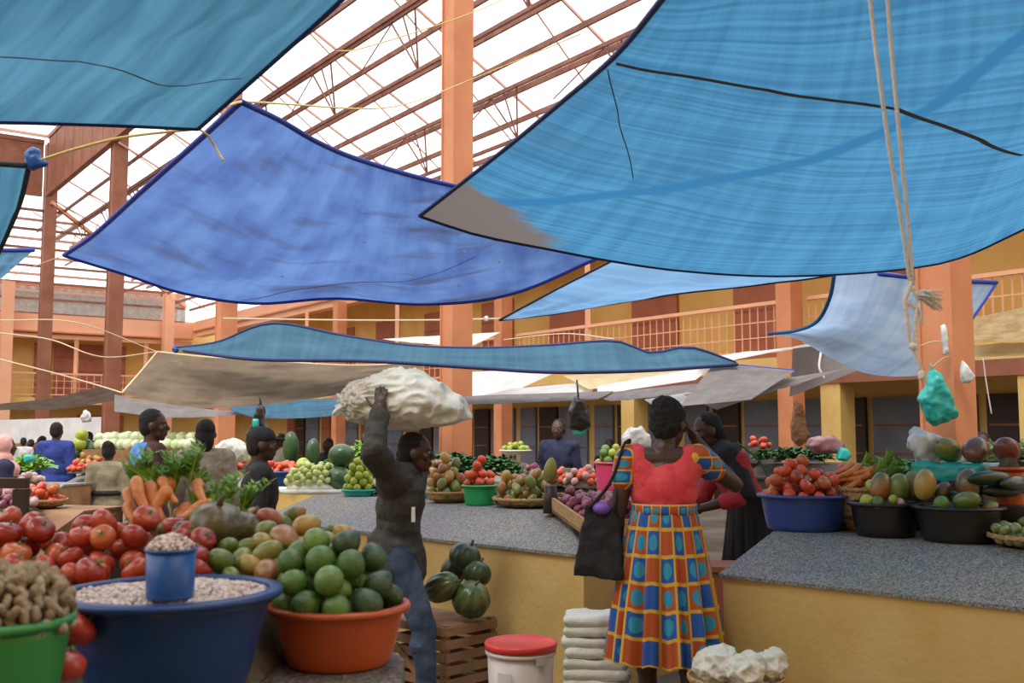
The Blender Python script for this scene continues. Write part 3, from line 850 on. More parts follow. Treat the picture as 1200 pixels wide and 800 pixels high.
rope('pale string looped low before the yellow gallery wall', [(0, 421, 13), (60, 436, 13), (110, 450, 13), (143, 460, 12.6)], .009, M['string'])
rope('level cream cord stretched behind the orange pillar', [(262, 373, 22.5), (400, 375, 22), (500, 375, 22), (590, 373, 22)], .018, M['string'])
rope('thin string tied from the violet tarp tip towards the far wall', [(75, 299, 7.4), (40, 312, 8), (0, 330, 9)], .004, M['string'])
rope('orange tinted string fanning up towards the blue corner', [(590, 373, 18), (660, 362, 15), (720, 352, 12)], .009, M['string'])
rope('slack string joining the balcony column to the slate tarp peak', [(590, 398, 16), (660, 391, 15), (719, 397, 13.0)], .009, M['string'])
rope('thin yellow line crossing high in the roof gap beside the tall pillar', [(395, 60, 6), (430, 55, 6.3), (540, 20, 7), (610, -10, 7.5)], .004, M['rope_yellow'])
rope('yellow line between the tall pillar and the huge blue tarp edge', [(280, 119, 5), (460, 125, 9), (545, 96, 12), (680, 40, 10)], .006, M['rope_yellow'])
rope('dangling grey cord below the straw coloured awning', [(1152, 420, 9), (1156, 450, 9), (1162, 485, 9)], .006, M['rope'])
rope('short white tie hanging off the knotted grey canvas', [(962, 413, 13.5), (960, 430, 13.4), (966, 443, 13.4)], .016, M['rope'])
rope('string running between the pillar scraps', [(1078, 405, 8.75), (1095, 400, 8.7), (1120, 402, 8.75)], .004, M['string'])
rope('lower string on the teal bag pillar', [(1092, 430, 8.72), (1110, 418, 8.68), (1132, 424, 8.8)], .004, M['string'])
rope('white line with knots strung before the violet tarp', [(120, 297, 9), (230, 330, 9.5), (300, 345, 10)], .004, M['string'])
# little knot with blue plastic
q = MB(); q.ell((0, 0, 0), (.035, .03, .05), 10); q.ell((.03, 0, -.02), (.03, .02, .02), 8)
o = q.build('plastic_scrap', M['p_cup']); finish(o, .008, 2, .006, 40); o.location = P(39, 186, 4.0); tag(o, 'bright blue plastic scrap knotted at the yellow rope end', 'scrap')
q = MB(); q.ell((0, 0, 0), (.05, .04, .06), 10)
o = q.build('plastic_scrap', M['p_cup']); finish(o, .012, 2, .01, 40); o.location = P(206, 409, 14); tag(o, 'bright blue plastic scrap knotted at the slate tarp tip', 'scrap')
q = MB(); q.ell((0, 0, 0), (.06, .05, .06), 10)
o = q.build('plastic_scrap', M['sheer']); finish(o, .012, 2, .012, 30); o.location = P(570, 373, 21.9); tag(o, 'white plastic scrap on the level cream cord', 'scrap')

# hanging bags
def bag(name, label, pts, D, th, m, disp=.01, cat='bag', handle=None, vox=.012, clr=None):
    c = P(*pts[0], D)
    n = len(pts)
    f = [P(x, y, D) - c for x, y in pts]
    cen = sum(f, Vector()) / n
    q = MB()
    vs = []; fs = []
    lev = (0, .7, 1)
    rings = []
    for yy, sc_ in ((-.5, .72), (-.35, .95), (0, 1.05), (.35, .95), (.5, .72)):
        rings.append([cen + (p - cen) * sc_ + Vector((0, yy * th, 0)) for p in f])
    vs = [v for r_ in rings for v in r_]
    for i in range(4):
        for k_ in range(n):
            k2 = (k_ + 1) % n
            fs.append((i * n + k_, i * n + k2, (i + 1) * n + k2, (i + 1) * n + k_))
    fs.append(tuple(reversed(range(n)))); fs.append(tuple(4 * n + i for i in range(n)))
    q.add(vs, fs)
    o = q.build(name, m)
    bm = bmesh.new(); bm.from_mesh(o.data); bmesh.ops.recalc_face_normals(bm, faces=bm.faces); bm.to_mesh(o.data); bm.free()
    finish(o, vox, 2, disp, 14)
    o.location = c
    tag(o, label, cat)
    if handle:
        h = MB(); h.tube([P(*p, D - .01) - c for p in handle], .008, 6); h.build('handle', m, o, True)
    return o
bag('plastic_bag', 'crumpled teal plastic bag hanging on the orange pillar', [(1092, 432), (1100, 440), (1108, 452), (1114, 470), (1121, 488), (1108, 494), (1094, 499), (1086, 490), (1078, 466), (1086, 452), (1088, 440)], 8.55, .2, M['p_teal'], .018, handle=[(1090, 426), (1093, 432), (1096, 440)], vox=.014)
bag('plastic_bag', 'small white plastic bag tied at the side of the pillar', [(1128, 422), (1134, 432), (1142, 442), (1136, 449), (1128, 449), (1126, 440)], 8.6, .1, M['sheer'], .012)
bag('plastic_strip', 'white twisted plastic strip tied on the front of the pillar', [(1102, 382), (1108, 380), (1110, 395), (1112, 412), (1106, 416), (1104, 400)], 8.6, .05, M['sheer'], .006, cat='scrap')
bag('plastic_bag', 'black bag bulging at the bottom with a teal tip, hung over the vendor', [(673, 465), (682, 466), (690, 480), (692, 500), (680, 506), (667, 502), (666, 482)], 9.2, .2, M['p_black'], .012, handle=[(676, 445), (677, 458), (678, 466)])
bag('plastic_bag', 'small teal bag peeking beneath the black hanging bag', [(671, 502), (688, 501), (687, 508), (678, 511), (672, 509)], 9.2, .12, M['p_teal'], .008)
bag('plastic_bag', 'black bag with mint patch hanging above the capped vendor', [(303, 472), (308, 476), (310, 494), (318, 508), (306, 514), (290, 510), (298, 494)], 9.0, .16, M['p_black'], .012, handle=[(304, 462), (305, 470), (306, 476)])
bag('plastic_bag', 'mint green plastic wad hanging beside the black bag', [(296, 491), (303, 491), (303, 501), (297, 503)], 8.9, .08, M['p_teal'], .006)
bag('plastic_bag', 'grey tied bag hanging far behind the blue coat', [(100, 480), (106, 488), (106, 494), (98, 495), (96, 488)], 15, .15, M['sheer'], .02)
bag('plastic_wrap', 'clear plastic wrap bunched behind the loose carrots', [(1068, 506), (1080, 502), (1098, 508), (1100, 530), (1096, 552), (1084, 560), (1076, 540), (1066, 520)], 5.55, .14, M['sheer'], .03, cat='bag')
bag('cloth_bundle', 'brown bundle hung in the dark doorway past the orange column', [(933, 470), (940, 475), (942, 498), (948, 512), (938, 522), (930, 518), (928, 500)], 15.2, .3, M['wood'], .02, cat='bundle')
# ================================================================== produce
def deform(o, fn):
    for v in o.data.vertices:
        v.co = fn(v.co)

def prodmat(name, c1, c2, c3=None, scale=9, rough=.35, coat=.2, bump=0.05, bscale=60):
    return mat(name, c1, c2, scale, rough, bump, bscale, coat=coat, c3=c3, rnd=1)
F = {}
F['tom_red'] = prodmat('tomato_red', (0.40, 0.035, 0.018), (0.50, 0.08, 0.03), rough=.28)
F['tom_orange'] = prodmat('tomato_orange', (0.52, 0.09, 0.03), (0.56, 0.17, 0.045), rough=.28)
F['tom_dark'] = prodmat('tomato_dark', (0.28, 0.018, 0.012), (0.40, 0.045, 0.02), rough=.28)
F['tom_far'] = prodmat('tomato_scarlet', (0.66, 0.065, 0.03), (0.74, 0.13, 0.05), rough=.35)
F['stem'] = mat('green_stem', (0.10, 0.20, 0.03), (0.16, 0.24, 0.06), 10)
F['stem_brown'] = mat('brown_stem', (0.12, 0.08, 0.04))
F['avo'] = prodmat('avocado_green', (0.045, 0.11, 0.022), (0.09, 0.19, 0.035), scale=6, rough=.4, bump=.25, bscale=140)
F['avo_dark'] = prodmat('avocado_dark', (0.025, 0.06, 0.02), (0.05, 0.11, 0.03), scale=6, rough=.4, bump=.25, bscale=140)
F['avo_pale'] = prodmat('avocado_pale', (0.09, 0.19, 0.035), (0.16, 0.28, 0.06), scale=6, rough=.4, bump=.2, bscale=140)
F['man_green'] = prodmat('mango_green', (0.10, 0.18, 0.03), (0.26, 0.24, 0.06), scale=7, rough=.35)
F['man_red'] = prodmat('mango_blush', (0.36, 0.06, 0.04), (0.14, 0.17, 0.04), (0.36, 0.18, 0.06), scale=8, rough=.35)
F['man_dark'] = prodmat('mango_wine', (0.20, 0.03, 0.03), (0.15, 0.12, 0.04), scale=8, rough=.3)
F['man_yellow'] = prodmat('mango_amber', (0.52, 0.27, 0.05), (0.32, 0.26, 0.06), scale=7, rough=.35)
F['carrot'] = prodmat('carrot_orange', (0.62, 0.17, 0.03), (0.72, 0.27, 0.07), scale=14, rough=.5, bump=.3, bscale=50)
F['leaf'] = mat('carrot_leaf', (0.12, 0.30, 0.03), (0.28, 0.48, 0.07), 12, .5)
F['leaf_dark'] = mat('dark_leaf', (0.02, 0.075, 0.02), (0.05, 0.15, 0.035), 10, .5)
F['leaf_pale'] = mat('pale_leaf', (0.34, 0.50, 0.16), (0.60, 0.72, 0.38), 8, .5)
F['cabbage'] = prodmat('cabbage_pale', (0.45, 0.58, 0.30), (0.72, 0.80, 0.55), scale=5, rough=.5)
F['melon'] = prodmat('melon_dark', (0.02, 0.06, 0.025), (0.045, 0.12, 0.04), scale=5, rough=.3)
F['pumpkin'] = prodmat('pumpkin_mottled', (0.05, 0.085, 0.025), (0.20, 0.20, 0.055), (0.09, 0.12, 0.035), scale=6, rough=.35)
F['pumpkin_dark'] = prodmat('pumpkin_dark', (0.02, 0.045, 0.02), (0.06, 0.10, 0.03), scale=6, rough=.35)
F['pumpkin_brown'] = prodmat('squash_brown_green', (0.045, 0.06, 0.025), (0.16, 0.11, 0.045), scale=5, rough=.35)
F['onion'] = prodmat('red_onion', (0.19, 0.03, 0.07), (0.32, 0.09, 0.14), scale=10, rough=.35)
F['onion_pale'] = prodmat('pale_onion', (0.50, 0.30, 0.30), (0.64, 0.44, 0.42), scale=10, rough=.4)
F['nut'] = prodmat('groundnut_shell', (0.24, 0.17, 0.10), (0.42, 0.33, 0.22), scale=20, rough=.8, bump=.6, bscale=90, coat=0)
F['bean'] = mat('speckled_bean', (0.52, 0.36, 0.30), (0.80, 0.72, 0.64), 60, .5, c3=(.66, .54, .46))
F['lime'] = prodmat('lime_green', (0.28, 0.38, 0.03), (0.44, 0.52, 0.07), scale=6, rough=.35)
F['passion'] = prodmat('pale_green_fruit', (0.34, 0.42, 0.10), (0.55, 0.60, 0.25), scale=6, rough=.45)
F['eggplant'] = prodmat('small_green_eggplant', (0.14, 0.20, 0.06), (0.30, 0.36, 0.14), scale=12, rough=.3)
F['cuke'] = prodmat('zucchini_dark', (0.012, 0.028, 0.012), (0.03, 0.055, 0.02), scale=10, rough=.3)
F['papaya'] = prodmat('papaya_green', (0.20, 0.22, 0.04), (0.42, 0.34, 0.07), scale=6, rough=.4)

PROTO = {}      # name -> (root, children, radius)
def proto(key, o, ch, r):
    o.location = (0, 0, -50)
    PROTO[key] = (o, ch, r)

def fruit(key, name, m, r, shape, cat, stem=None, stemm=None, n=20):
    q = MB(); q.ell((0, 0, 0), r, n)
    o = q.build(name, m, None, True)
    deform(o, lambda c: shape(c, r))
    o['category'] = cat
    ch = []
    if stem:
        s_ = MB(); stem(s_, r); ch.append(s_.build('stem', stemm or F['stem'], o, True))
    proto(key, o, ch, r)

def tomato_shape(k, sq, plum=1.0):
    def f(c, r):
        a = math.atan2(c.y, c.x)
        h = c.z / r
        rad = math.hypot(c.x, c.y) / r
        lob = 1 + k * math.cos(5 * a + .6) * (abs(h)) * .5
        z = c.z * sq
        if h > .6: z -= (h - .6) * r * .45 * (1 if rad < .8 else 0)
        return Vector((c.x * lob * plum, c.y * lob * plum, z))
    return f

def calyx(s, r, z=.72):
    for i in range(5):
        a = 2 * PI * i / 5
        d = Vector((math.cos(a), math.sin(a), 0)); p = Vector((-d.y, d.x, 0))
        s.add([d * .08 * r + Vector((0, 0, r * z)) - p * .07 * r, d * .08 * r + Vector((0, 0, r * z)) + p * .07 * r, d * .42 * r + Vector((0, 0, r * (z + .10)))], [(0, 1, 2)])
    s.tube([(0, 0, r * (z - .1)), (0, 0, r * (z + .18))], r * .06, 6)

def tip(s, r):
    s.tube([(0, 0, r * .9), (0, 0.02 * r, r * 1.06)], [r * .10, r * .07], 6)

fruit('t1', 'tomato', F['tom_red'], .040, tomato_shape(.10, .86), 'tomato', calyx)
fruit('t2', 'tomato', F['tom_orange'], .038, tomato_shape(.06, .9), 'tomato', calyx)
fruit('t3', 'tomato', F['tom_dark'], .041, tomato_shape(.14, .84), 'tomato', calyx)
fruit('t4', 'tomato', F['tom_red'], .040, tomato_shape(.04, 1.12, .84), 'tomato', lambda s, r: calyx(s, r, .95))
fruit('t5', 'tomato', F['tom_far'], .034, tomato_shape(.06, .88), 'tomato')
fruit('a1', 'avocado', F['avo'], .037, lambda c, r: Vector((c.x, c.y, c.z * (1.12 if c.z > 0 else 1))), 'avocado', tip, F['stem_brown'])
fruit('a2', 'avocado', F['avo_dark'], .036, lambda c, r: Vector((c.x * (1 - .22 * max(0, c.z / r)), c.y * (1 - .22 * max(0, c.z / r)), c.z * (1.22 if c.z > 0 else 1))), 'avocado', lambda s, r: s.tube([(0, 0, r * 1.15), (0, 0, r * 1.28)], r * .09, 6), F['stem_brown'])
fruit('a3', 'avocado', F['avo_pale'], .036, lambda c, r: Vector((c.x, c.y, c.z * 1.05)), 'avocado', tip, F['stem_brown'])
def mango_shape(c, r):
    h = c.z / r
    return Vector((c.x * .92 + .12 * r * (1 - h * h), c.y * .82, c.z * 1.22 + .06 * c.x))
mtip = lambda s, r: s.tube([(0, 0, r * 1.17), (0.0, 0, r * 1.27)], [r * .09, r * .06], 6)
for k_, m_ in (('m1', 'man_green'), ('m2', 'man_red'), ('m3', 'man_dark'), ('m4', 'man_yellow')):
    fruit(k_, 'mango', F[m_], .040, mango_shape, 'mango', mtip, F['stem_brown'])
fruit('lime', 'lime', F['lime'], .032, lambda c, r: Vector((c.x, c.y, c.z * 1.08)), 'lime')
fruit('pas', 'passion_fruit', F['passion'], .028, lambda c, r: c, 'fruit')
fruit('on', 'red_onion', F['onion'], .034, lambda c, r: Vector((c.x, c.y, c.z * .85 + (r * .35 * max(0, (c.z / r - .8)) * 5 if c.z > 0 else 0))), 'onion')
fruit('onp', 'onion', F['onion_pale'], .034, lambda c, r: Vector((c.x, c.y, c.z * .85)), 'onion')
fruit('egg', 'garden_egg', F['eggplant'], .024, lambda c, r: c, 'eggplant', lambda s, r: calyx(s, r, .9))
def ribbed(nr, dp, sq):
    def f(c, r):
        a = math.atan2(c.y, c.x); k = 1 - dp * abs(math.sin(nr * a / 2)) ** .6 * -1 - dp
        return Vector((c.x * k, c.y * k, c.z * sq * (1 - .25 * max(0, abs(c.z / r) - .8))))
    return f
def stalk(s, r): s.tube([(0, 0, r * .7), (.02 * r, 0, r * .95), (.12 * r, 0, r * 1.12)], [r * .13, r * .08, r * .09], 6)
fruit('pk', 'pumpkin', F['pumpkin'], .105, ribbed(10, .13, .95), 'pumpkin', stalk, F['stem_brown'], 40)
fruit('pkd', 'pumpkin', F['pumpkin_dark'], .095, ribbed(10, .08, .9), 'pumpkin', stalk, F['stem_brown'], 40)
fruit('pkb', 'squash', F['pumpkin_brown'], .085, ribbed(8, .10, .8), 'squash', stalk, F['stem_brown'], 40)
fruit('wm', 'watermelon', F['melon'], .12, lambda c, r: Vector((c.x, c.y, c.z * 1.15)), 'watermelon', None, None, 24)
fruit('wmg', 'watermelon', F['lime'], .12, lambda c, r: Vector((c.x, c.y, c.z * 1.1)), 'watermelon', None, None, 24)
def cab(c, r):
    n_ = mnoise.noise(c / r * 2.4) * .12 + abs(mnoise.noise(c / r * 5)) * .1
    return c * (1 + n_)
fruit('cab', 'cabbage', F['cabbage'], .095, cab, 'cabbage', None, None, 24)
fruit('pap', 'papaya', F['papaya'], .05, lambda c, r: Vector((c.x * (1 - .2 * c.z / r), c.y * (1 - .2 * c.z / r), c.z * 1.9)), 'papaya')
fruit('zuc', 'zucchini', F['cuke'], .038, lambda c, r: Vector((c.x + .25 * c.z * c.z / r * .2, c.y, c.z * 3.6)), 'zucchini', lambda s, r: s.tube([(0.2 * r, 0, r * 3.3), (.3 * r, 0, r * 4.1)], r * .3, 6))
def nutshape(c, r):
    return Vector((c.x * (1 - .22 * math.cos(c.z / r * 2.6) ** 4), c.y * (1 - .22 * math.cos(c.z / r * 2.6) ** 4), c.z * 1.7))
fruit('nut', 'groundnut', F['nut'], .0105, nutshape, 'groundnut', None, None, 12)
# carrot
def make_carrot(key, L, r0, leaf=True, name='carrot', lm='leaf'):
    q = MB()
    n = 14; pts = []; rs = []
    for i in range(n + 1):
        t = i / n
        pts.append((.006 * math.sin(t * 5), .004 * math.sin(t * 7), -L * t))
        rs.append(r0 * (1 - t) ** .45 * (1 + .04 * math.sin(t * 60)) * (.75 if i == 0 else 1) + .0015)
    q.tube(pts, rs, 12)
    o = q.build(name, F['carrot'], None, True); o['category'] = 'carrot'
    ch = []
    if leaf:
        s_ = MB()
        for i in range(7):
            a = random.uniform(0, 2 * PI); sp = random.uniform(.02, .06); H_ = random.uniform(.05, .095)
            p0 = Vector((0, 0, 0)); p1 = Vector((math.cos(a) * sp * .3, math.sin(a) * sp * .3, H_ * .5)); p2 = Vector((math.cos(a) * sp, math.sin(a) * sp, H_))
            s_.tube([p0, p1, p2], [.0035, .003, .0015], 5)
            for k in range(9):
                t = .35 + .65 * k / 9
                b_ = p0.lerp(p1, t * 2) if t < .5 else p1.lerp(p2, t * 2 - 1)
                for sg in (-1, 1):
                    d = Vector((math.cos(a + sg * 1.3), math.sin(a + sg * 1.3), .5)) * random.uniform(.012, .026)
                    w_ = Vector((-d.y, d.x, random.uniform(-.01, .01))) * .22
                    s_.add([b_, b_ + d * .5 + w_, b_ + d, b_ + d * .5 - w_], [(0, 1, 2, 3)])
        ch.append(s_.build('carrot_top', F[lm], o, False))
    proto(key, o, ch, r0)
make_carrot('car', .17, .021)
make_carrot('car2', .15, .018, False)
# leafy bunch
def make_leafy(key, m, n=34, R=.10, H_=.16, name='leafy_bunch', wl=.05):
    q = MB()
    for i in range(n):
        a = random.uniform(0, 2 * PI); el = random.uniform(.15, 1.25)
        L_ = H_ * random.uniform(.7, 1.1)
        d = Vector((math.cos(a) * math.cos(el), math.sin(a) * math.cos(el), math.sin(el)))
        sd = Vector((-math.sin(a), math.cos(a), 0)); up = sd.cross(d)
        w_ = wl * random.uniform(.7, 1.2)
        vs = []
        for t, ww in ((0, .1), (.3, .6), (.6, 1), (.85, .7), (1.0, .1)):
            p = d * (L_ * t) + Vector((math.cos(a), math.sin(a), 0)) * R * .3 - Vector((0, 0, t * t * L_ * .35)) + up * .012 * math.sin(t * 9 + i)
            vs += [p - sd * w_ * ww / 2 + up * .008, p + up * -.004, p + sd * w_ * ww / 2 + up * .008]
        fs = []
        for k in range(4):
            for j in range(2):
                fs.append((k * 3 + j, k * 3 + j + 1, k * 3 + j + 4, k * 3 + j + 3))
        q.add(vs, fs)
    o = q.build(name, m, None, True); o['category'] = 'greens'
    s_ = MB(); s_.tube([(0, 0, 0), (0, 0, .05)], [.02, .03], 8)
    ch = [s_.build('leaf_stalk', F['leaf_pale'], o, True)]
    proto(key, o, ch, R)
make_leafy('lfd', F['leaf_dark']); make_leafy('lfg', F['leaf'], wl=.03); make_leafy('lfp', F['leaf_pale'])

def put(key, loc, rot=None, sc=1.0, label=None, group=None):
    o, ch, r = PROTO[key]
    if rot is None:
        rot = (random.uniform(-.9, .9), random.uniform(-.9, .9), random.uniform(0, 6.28))
    return copy_tree(o, ch, loc, rot, sc, label, group)

def heap(keys, inside, base, limit, maxn, labels, group, rj=.06, cand=70, gap=1.0, placed=None, rots=None, skew=None):
    """ballistic packing. keys: [(key, weight)], base(x,y) lower surface, limit(x,y) upper; labels: dict key -> phrase or fn(key,p)"""
    placed = placed if placed is not None else []
    xs, ys = inside['x'], inside['y']; ok = inside['ok']
    fails = 0; out = []
    tot = sum(w_ for _, w_ in keys)
    while len(out) < maxn and fails < 6:
        t = random.uniform(0, tot)
        for key, w_ in keys:
            t -= w_
            if t <= 0: break
        sc = random.uniform(1 - rj, 1 + rj)
        r = PROTO[key][2] * sc
        best = None
        for _ in range(cand):
            x = random.uniform(*xs); y = random.uniform(*ys)
            if not ok(x, y, r): continue
            z = base(x, y) + r
            for (a, b_, c, rr) in placed:
                dx = x - a; dy = y - b_
                d2 = dx * dx + dy * dy; R2 = ((r + rr) * gap) ** 2
                if d2 < R2:
                    zz = c + math.sqrt(R2 - d2)
                    if zz > z: z = zz
            if z > limit(x, y): continue
            if best is None or z < best[2]: best = (x, y, z)
        if best is None:
            fails += 1; continue
        placed.append((*best, r)); out.append((key, Vector(best), sc))
    # labels by height band
    if not out: return placed
    zs = sorted(p.z for _, p, _ in out)
    top = max(out, key=lambda e: e[1].z)
    for e in out:
        key, p, sc = e
        lab = labels[key] if isinstance(labels, dict) else labels
        if e is top: lab = 'topmost of the heap, ' + lab
        rot = rots(key, p) if rots else None
        put(key, p, rot, sc, lab[:110], group if e is not top else None)
    return placed

def disc(cx, cy, R):
    return {'x': (cx - R, cx + R), 'y': (cy - R, cy + R), 'ok': lambda x, y, r: math.hypot(x - cx, y - cy) < R - r * .95}

def mound(name, label, c, R, h, m, n=24, rim=0.0, parent=None):
    q = MB(); prof = [(0.001, h)]
    for i in range(1, 9):
        t = i / 8; prof.append((R * t, h * (1 - t * t) + .0))
    prof.append((R * .98, -.004)); prof.append((.001, -.004))
    q.lathe(prof, n, c)
    o = q.build(name, m, parent, True)
    return o

def basin(name, label, x, y, z0, R, h, m, cat='basin', base=.78, lip=.02, n=48, core=.7, handles=False, corem=None, th=.006):
    r = empty(name, (x, y, z0), random.uniform(0, 3), label, cat)
    rb = R * base
    q = MB()
    prof = [(0.001, 0), (rb * .96, 0), (rb, .006)]
    for i in range(1, 9):
        t = i / 8
        prof.append((rb + (R - rb) * t ** .8, .006 + (h - .006) * t))
    q.lathe(prof + [(R - th, h - .004)] + [(rb + (R - th - rb) * t ** .8, .01 + (h - .014) * t) for t in (.8, .5, .2, 0)] + [(0.001, .01)], n)
    q.build('bowl', m, r, True)
    q = MB(); q.lathe([(R - .002, h - .008), (R + lip, h - .012), (R + lip + .003, h - .004), (R + lip, h + .004), (R - .002, h + .006), (R - .006, h - .002), (R - .002, h - .008)], n, close=False)
    q.build('rim', m, r, True)
    if core:
        mound('lining', '', (0, 0, h * .72), R * .92, h * core * .6, corem or M['sacking'], parent=r)
    return r

def basin_heap(keys, x, y, z0, R, h, peak, maxn, labels, group, core=.7, **k):
    """fruit on the lining inside a basin: rim at z0+h, peak height above rim"""
    def base(a, b_):
        d = min(1, math.hypot(a - x, b_ - y) / (R * .92)); return z0 + h * .74 + h * core * .6 * (1 - d * d)
    def limit(a, b_):
        d = min(1, math.hypot(a - x, b_ - y) / R); return z0 + h + .02 + peak * (1 - d ** 1.6)
    return heap(keys, disc(x, y, R), base, limit, maxn, labels, group, **k)

def basket(name, label, x, y, z0, R, h, cat='basket', m=None):
    r = empty(name, (x, y, z0), random.uniform(0, 3), label, cat)
    q = MB(); q.lathe([(.001, 0), (R * .55, 0), (R * .8, h * .35), (R, h), (R * .97, h), (R * .77, h * .42), (R * .5, .012), (.001, .012)], 40,
                      fn=lambda a, z: 1 + .006 * math.sin(a * 40 + z * 400))
    q.build('woven_bowl', m or M['wicker'], r, True)
    q = MB(); pts = []
    for sgn in (0, PI):
        pts = [Vector((R * math.cos(2 * PI * i / 60), R * math.sin(2 * PI * i / 60), h + .006 * math.sin(i * 2.1 + sgn))) for i in range(61)]
        q.tube(pts, .008, 6, False)
    q.build('braided_rim', m or M['wicker'], r, True)
    mound('lining', '', (0, 0, h * .3), R * .85, h * .6, M['sacking'], parent=r)
    return r

def basket_heap(keys, x, y, z0, R, h, peak, maxn, labels, group, **k):
    def base(a, b_):
        d = min(1, math.hypot(a - x, b_ - y) / (R * .85)); return z0 + h * .3 + h * .6 * (1 - d * d)
    def limit(a, b_):
        d = min(1, math.hypot(a - x, b_ - y) / R); return z0 + h + .03 + peak * (1 - d ** 1.5)
    return heap(keys, disc(x, y, R), base, limit, maxn, labels, group, **k)

# ================================================================== counters
def loft(secs, name, m, parent):
    n = len(secs[0]); vs = [v for s_ in secs for v in s_]; fs = [tuple(range(n)), tuple(reversed(range((len(secs) - 1) * n, len(secs) * n)))]
    for k in range(len(secs) - 1):
        fs += [(k * n + i, k * n + (i + 1) % n, (k + 1) * n + (i + 1) % n, (k + 1) * n + i) for i in range(n)]
    q = MB(); q.add(vs, fs); o = q.build(name, m, parent)
    bm = bmesh.new(); bm.from_mesh(o.data); bmesh.ops.recalc_face_normals(bm, faces=bm.faces); bm.to_mesh(o.data); bm.free()
    return o

def counter(name, label, L, ua, va, length, z1=.80, z2=.97, run=.54, depth=.42, m_wall='yellow_wall', m_top='terrazzo', hip=0):
    """L: lower front edge corner (x,y); ua along, va inward; hip: length of the sloped end"""
    r = empty(name, (L[0], L[1], 0), 0, label, 'counter')
    ua = Vector(ua).normalized(); va = Vector(va).normalized()
    def pt(a, b_, z): return ua * a + va * b_ + Vector((0, 0, z))
    t = .018
    W_ = run + depth
    pf = [(0.02, 0), (0.02, z1 - t), (run, z2 - t), (W_, z2 - t), (W_, 0)]
    pe = [(0.02, 0), (0.02, z1 - t), (run, z1 - t), (W_, z1 - t), (W_, 0)]
    secs = [[pt(.012, b_, z) for b_, z in (pe if hip else pf)]]
    if hip: secs.append([pt(hip, b_, z) for b_, z in pf])
    secs.append([pt(length - .012, b_, z) for b_, z in pf])
    loft(secs, 'masonry_base', M[m_wall], r)
    tf = [(0, z1 - t), (0, z1), (run, z2), (W_ + .02, z2), (W_ + .02, z2 - t), (run, z2 - t), (.02, z1 - t)]
    te = [(0, z1 - t), (0, z1), (run, z1), (W_ + .02, z1), (W_ + .02, z1 - t), (run, z1 - t), (.02, z1 - t)]
    secs = [[pt(0, b_, z) for b_, z in (te if hip else tf)]]
    if hip: secs.append([pt(hip, b_, z) for b_, z in tf])
    secs.append([pt(length, b_, z) for b_, z in tf])
    loft(secs, 'terrazzo_top', M[m_top], r)
    return r

# ---- right counter
LR = PZ(842, 672, .80)
counter('market_counter', 'yellow counter with sloping grey terrazzo top under the blue and black basins', (LR.x, LR.y), -UA, VA, 3.2)
TR = Vector((LR.x, LR.y, 0)) + VA * .54
def onR(px, w):
    k = (px - 600) / 1200; b0 = TR + VA * w; u = -UA
    t = (k * b0.y - b0.x) / (u.x - k * u.y)
    return b0 + u * t
# ---- middle counter
LM = PZ(683, 650, .80)
counter('market_counter', 'long yellow and grey counter behind the man with the sack', (LM.x, LM.y), UA, VA, 3.35, hip=.6)
TM = Vector((LM.x, LM.y, 0)) + VA * .54
def onM(px, w):
    k = (px - 600) / 1200; b0 = TM + VA * w; u = UA
    t = (k * b0.y - b0.x) / (u.x - k * u.y)
    return b0 + u * t
ZC = .972
# --- items on the right counter
p = onR(938, .20)
basin('plastic_basin', 'royal blue basin of tomatoes, first at the corner of the grey counter', p.x, p.y, ZC, .225, .185, M['p_navy'], base=.85)
q = MB(); q.lathe([(.222, 0), (.245, .0), (.247, .012), (.222, .014), (.222, 0)], 48, close=False)
basin_heap([('t1', 1), ('t2', 2), ('t5', 3)], p.x, p.y, ZC, .225, .185, .17, 46, {'t1': 'deep red tomato in the royal blue basin', 't2': 'orange tomato in the royal blue basin', 't5': 'scarlet tomato in the royal blue basin'}, 'tomatoes in the royal blue basin')
pt2 = onR(990, .52)
basin('plastic_basin', 'low orange basin of tomatoes tucked behind the royal blue one', pt2.x, pt2.y, ZC, .16, .17, M['p_orange'], core=.8)
basin_heap([('t5', 1), ('t2', 1)], pt2.x, pt2.y, ZC, .16, .17, .16, 26, {'t2': 'orange tomato in the basin behind the blue one', 't5': 'scarlet tomato in the basin behind the blue one'}, 'tomatoes in the hidden orange basin')
p = onR(1032, .17)
basin('plastic_basin', 'black basin of mangoes, limes and carrots between two basins', p.x, p.y, ZC, .165, .165, M['p_black'], base=.85)
pl = []
for key, dx, dy, dz, sc, rot, lab in (
    ('m2', -.03, -.03, .245, 1.6, (.1, .2, .8), 'big blushed mango standing in the black basin beside the limes'),
    ('m1', .06, -.05, .24, 1.55, (.1, -.15, 2), 'large green mango standing upright in the middle black basin'),
    ('m2', .16, .0, .25, 1.6, (.2, .1, 4), 'brownish red mango leaning between the two black basins'),
    ('lime', -.12, -.09, .18, 1.0, None, 'green lime at the black basin rim beside the royal blue basin'),
    ('a3', -.08, -.13, .175, .85, None, 'small avocado at the front rim of the middle black basin'),
    ('lime', -.06, .0, .25, 1.0, None, 'yellow green lime on top beside the blushed mango'),
    ('onp', .03, -.13, .175, .75, None, 'white bulb at the front rim of the middle black basin'),
    ('lime', -.005, -.135, .19, .7, (0, 0, 0), 'small yellow lime under the green mango')):
    put(key, (p.x + dx, p.y + dy, ZC + dz), rot, sc, lab)
pc = onR(1012, .42)
r_ = basket('wicker_tray', 'wicker tray of carrots behind the middle black basin', pc.x, pc.y, ZC, .2, .22)
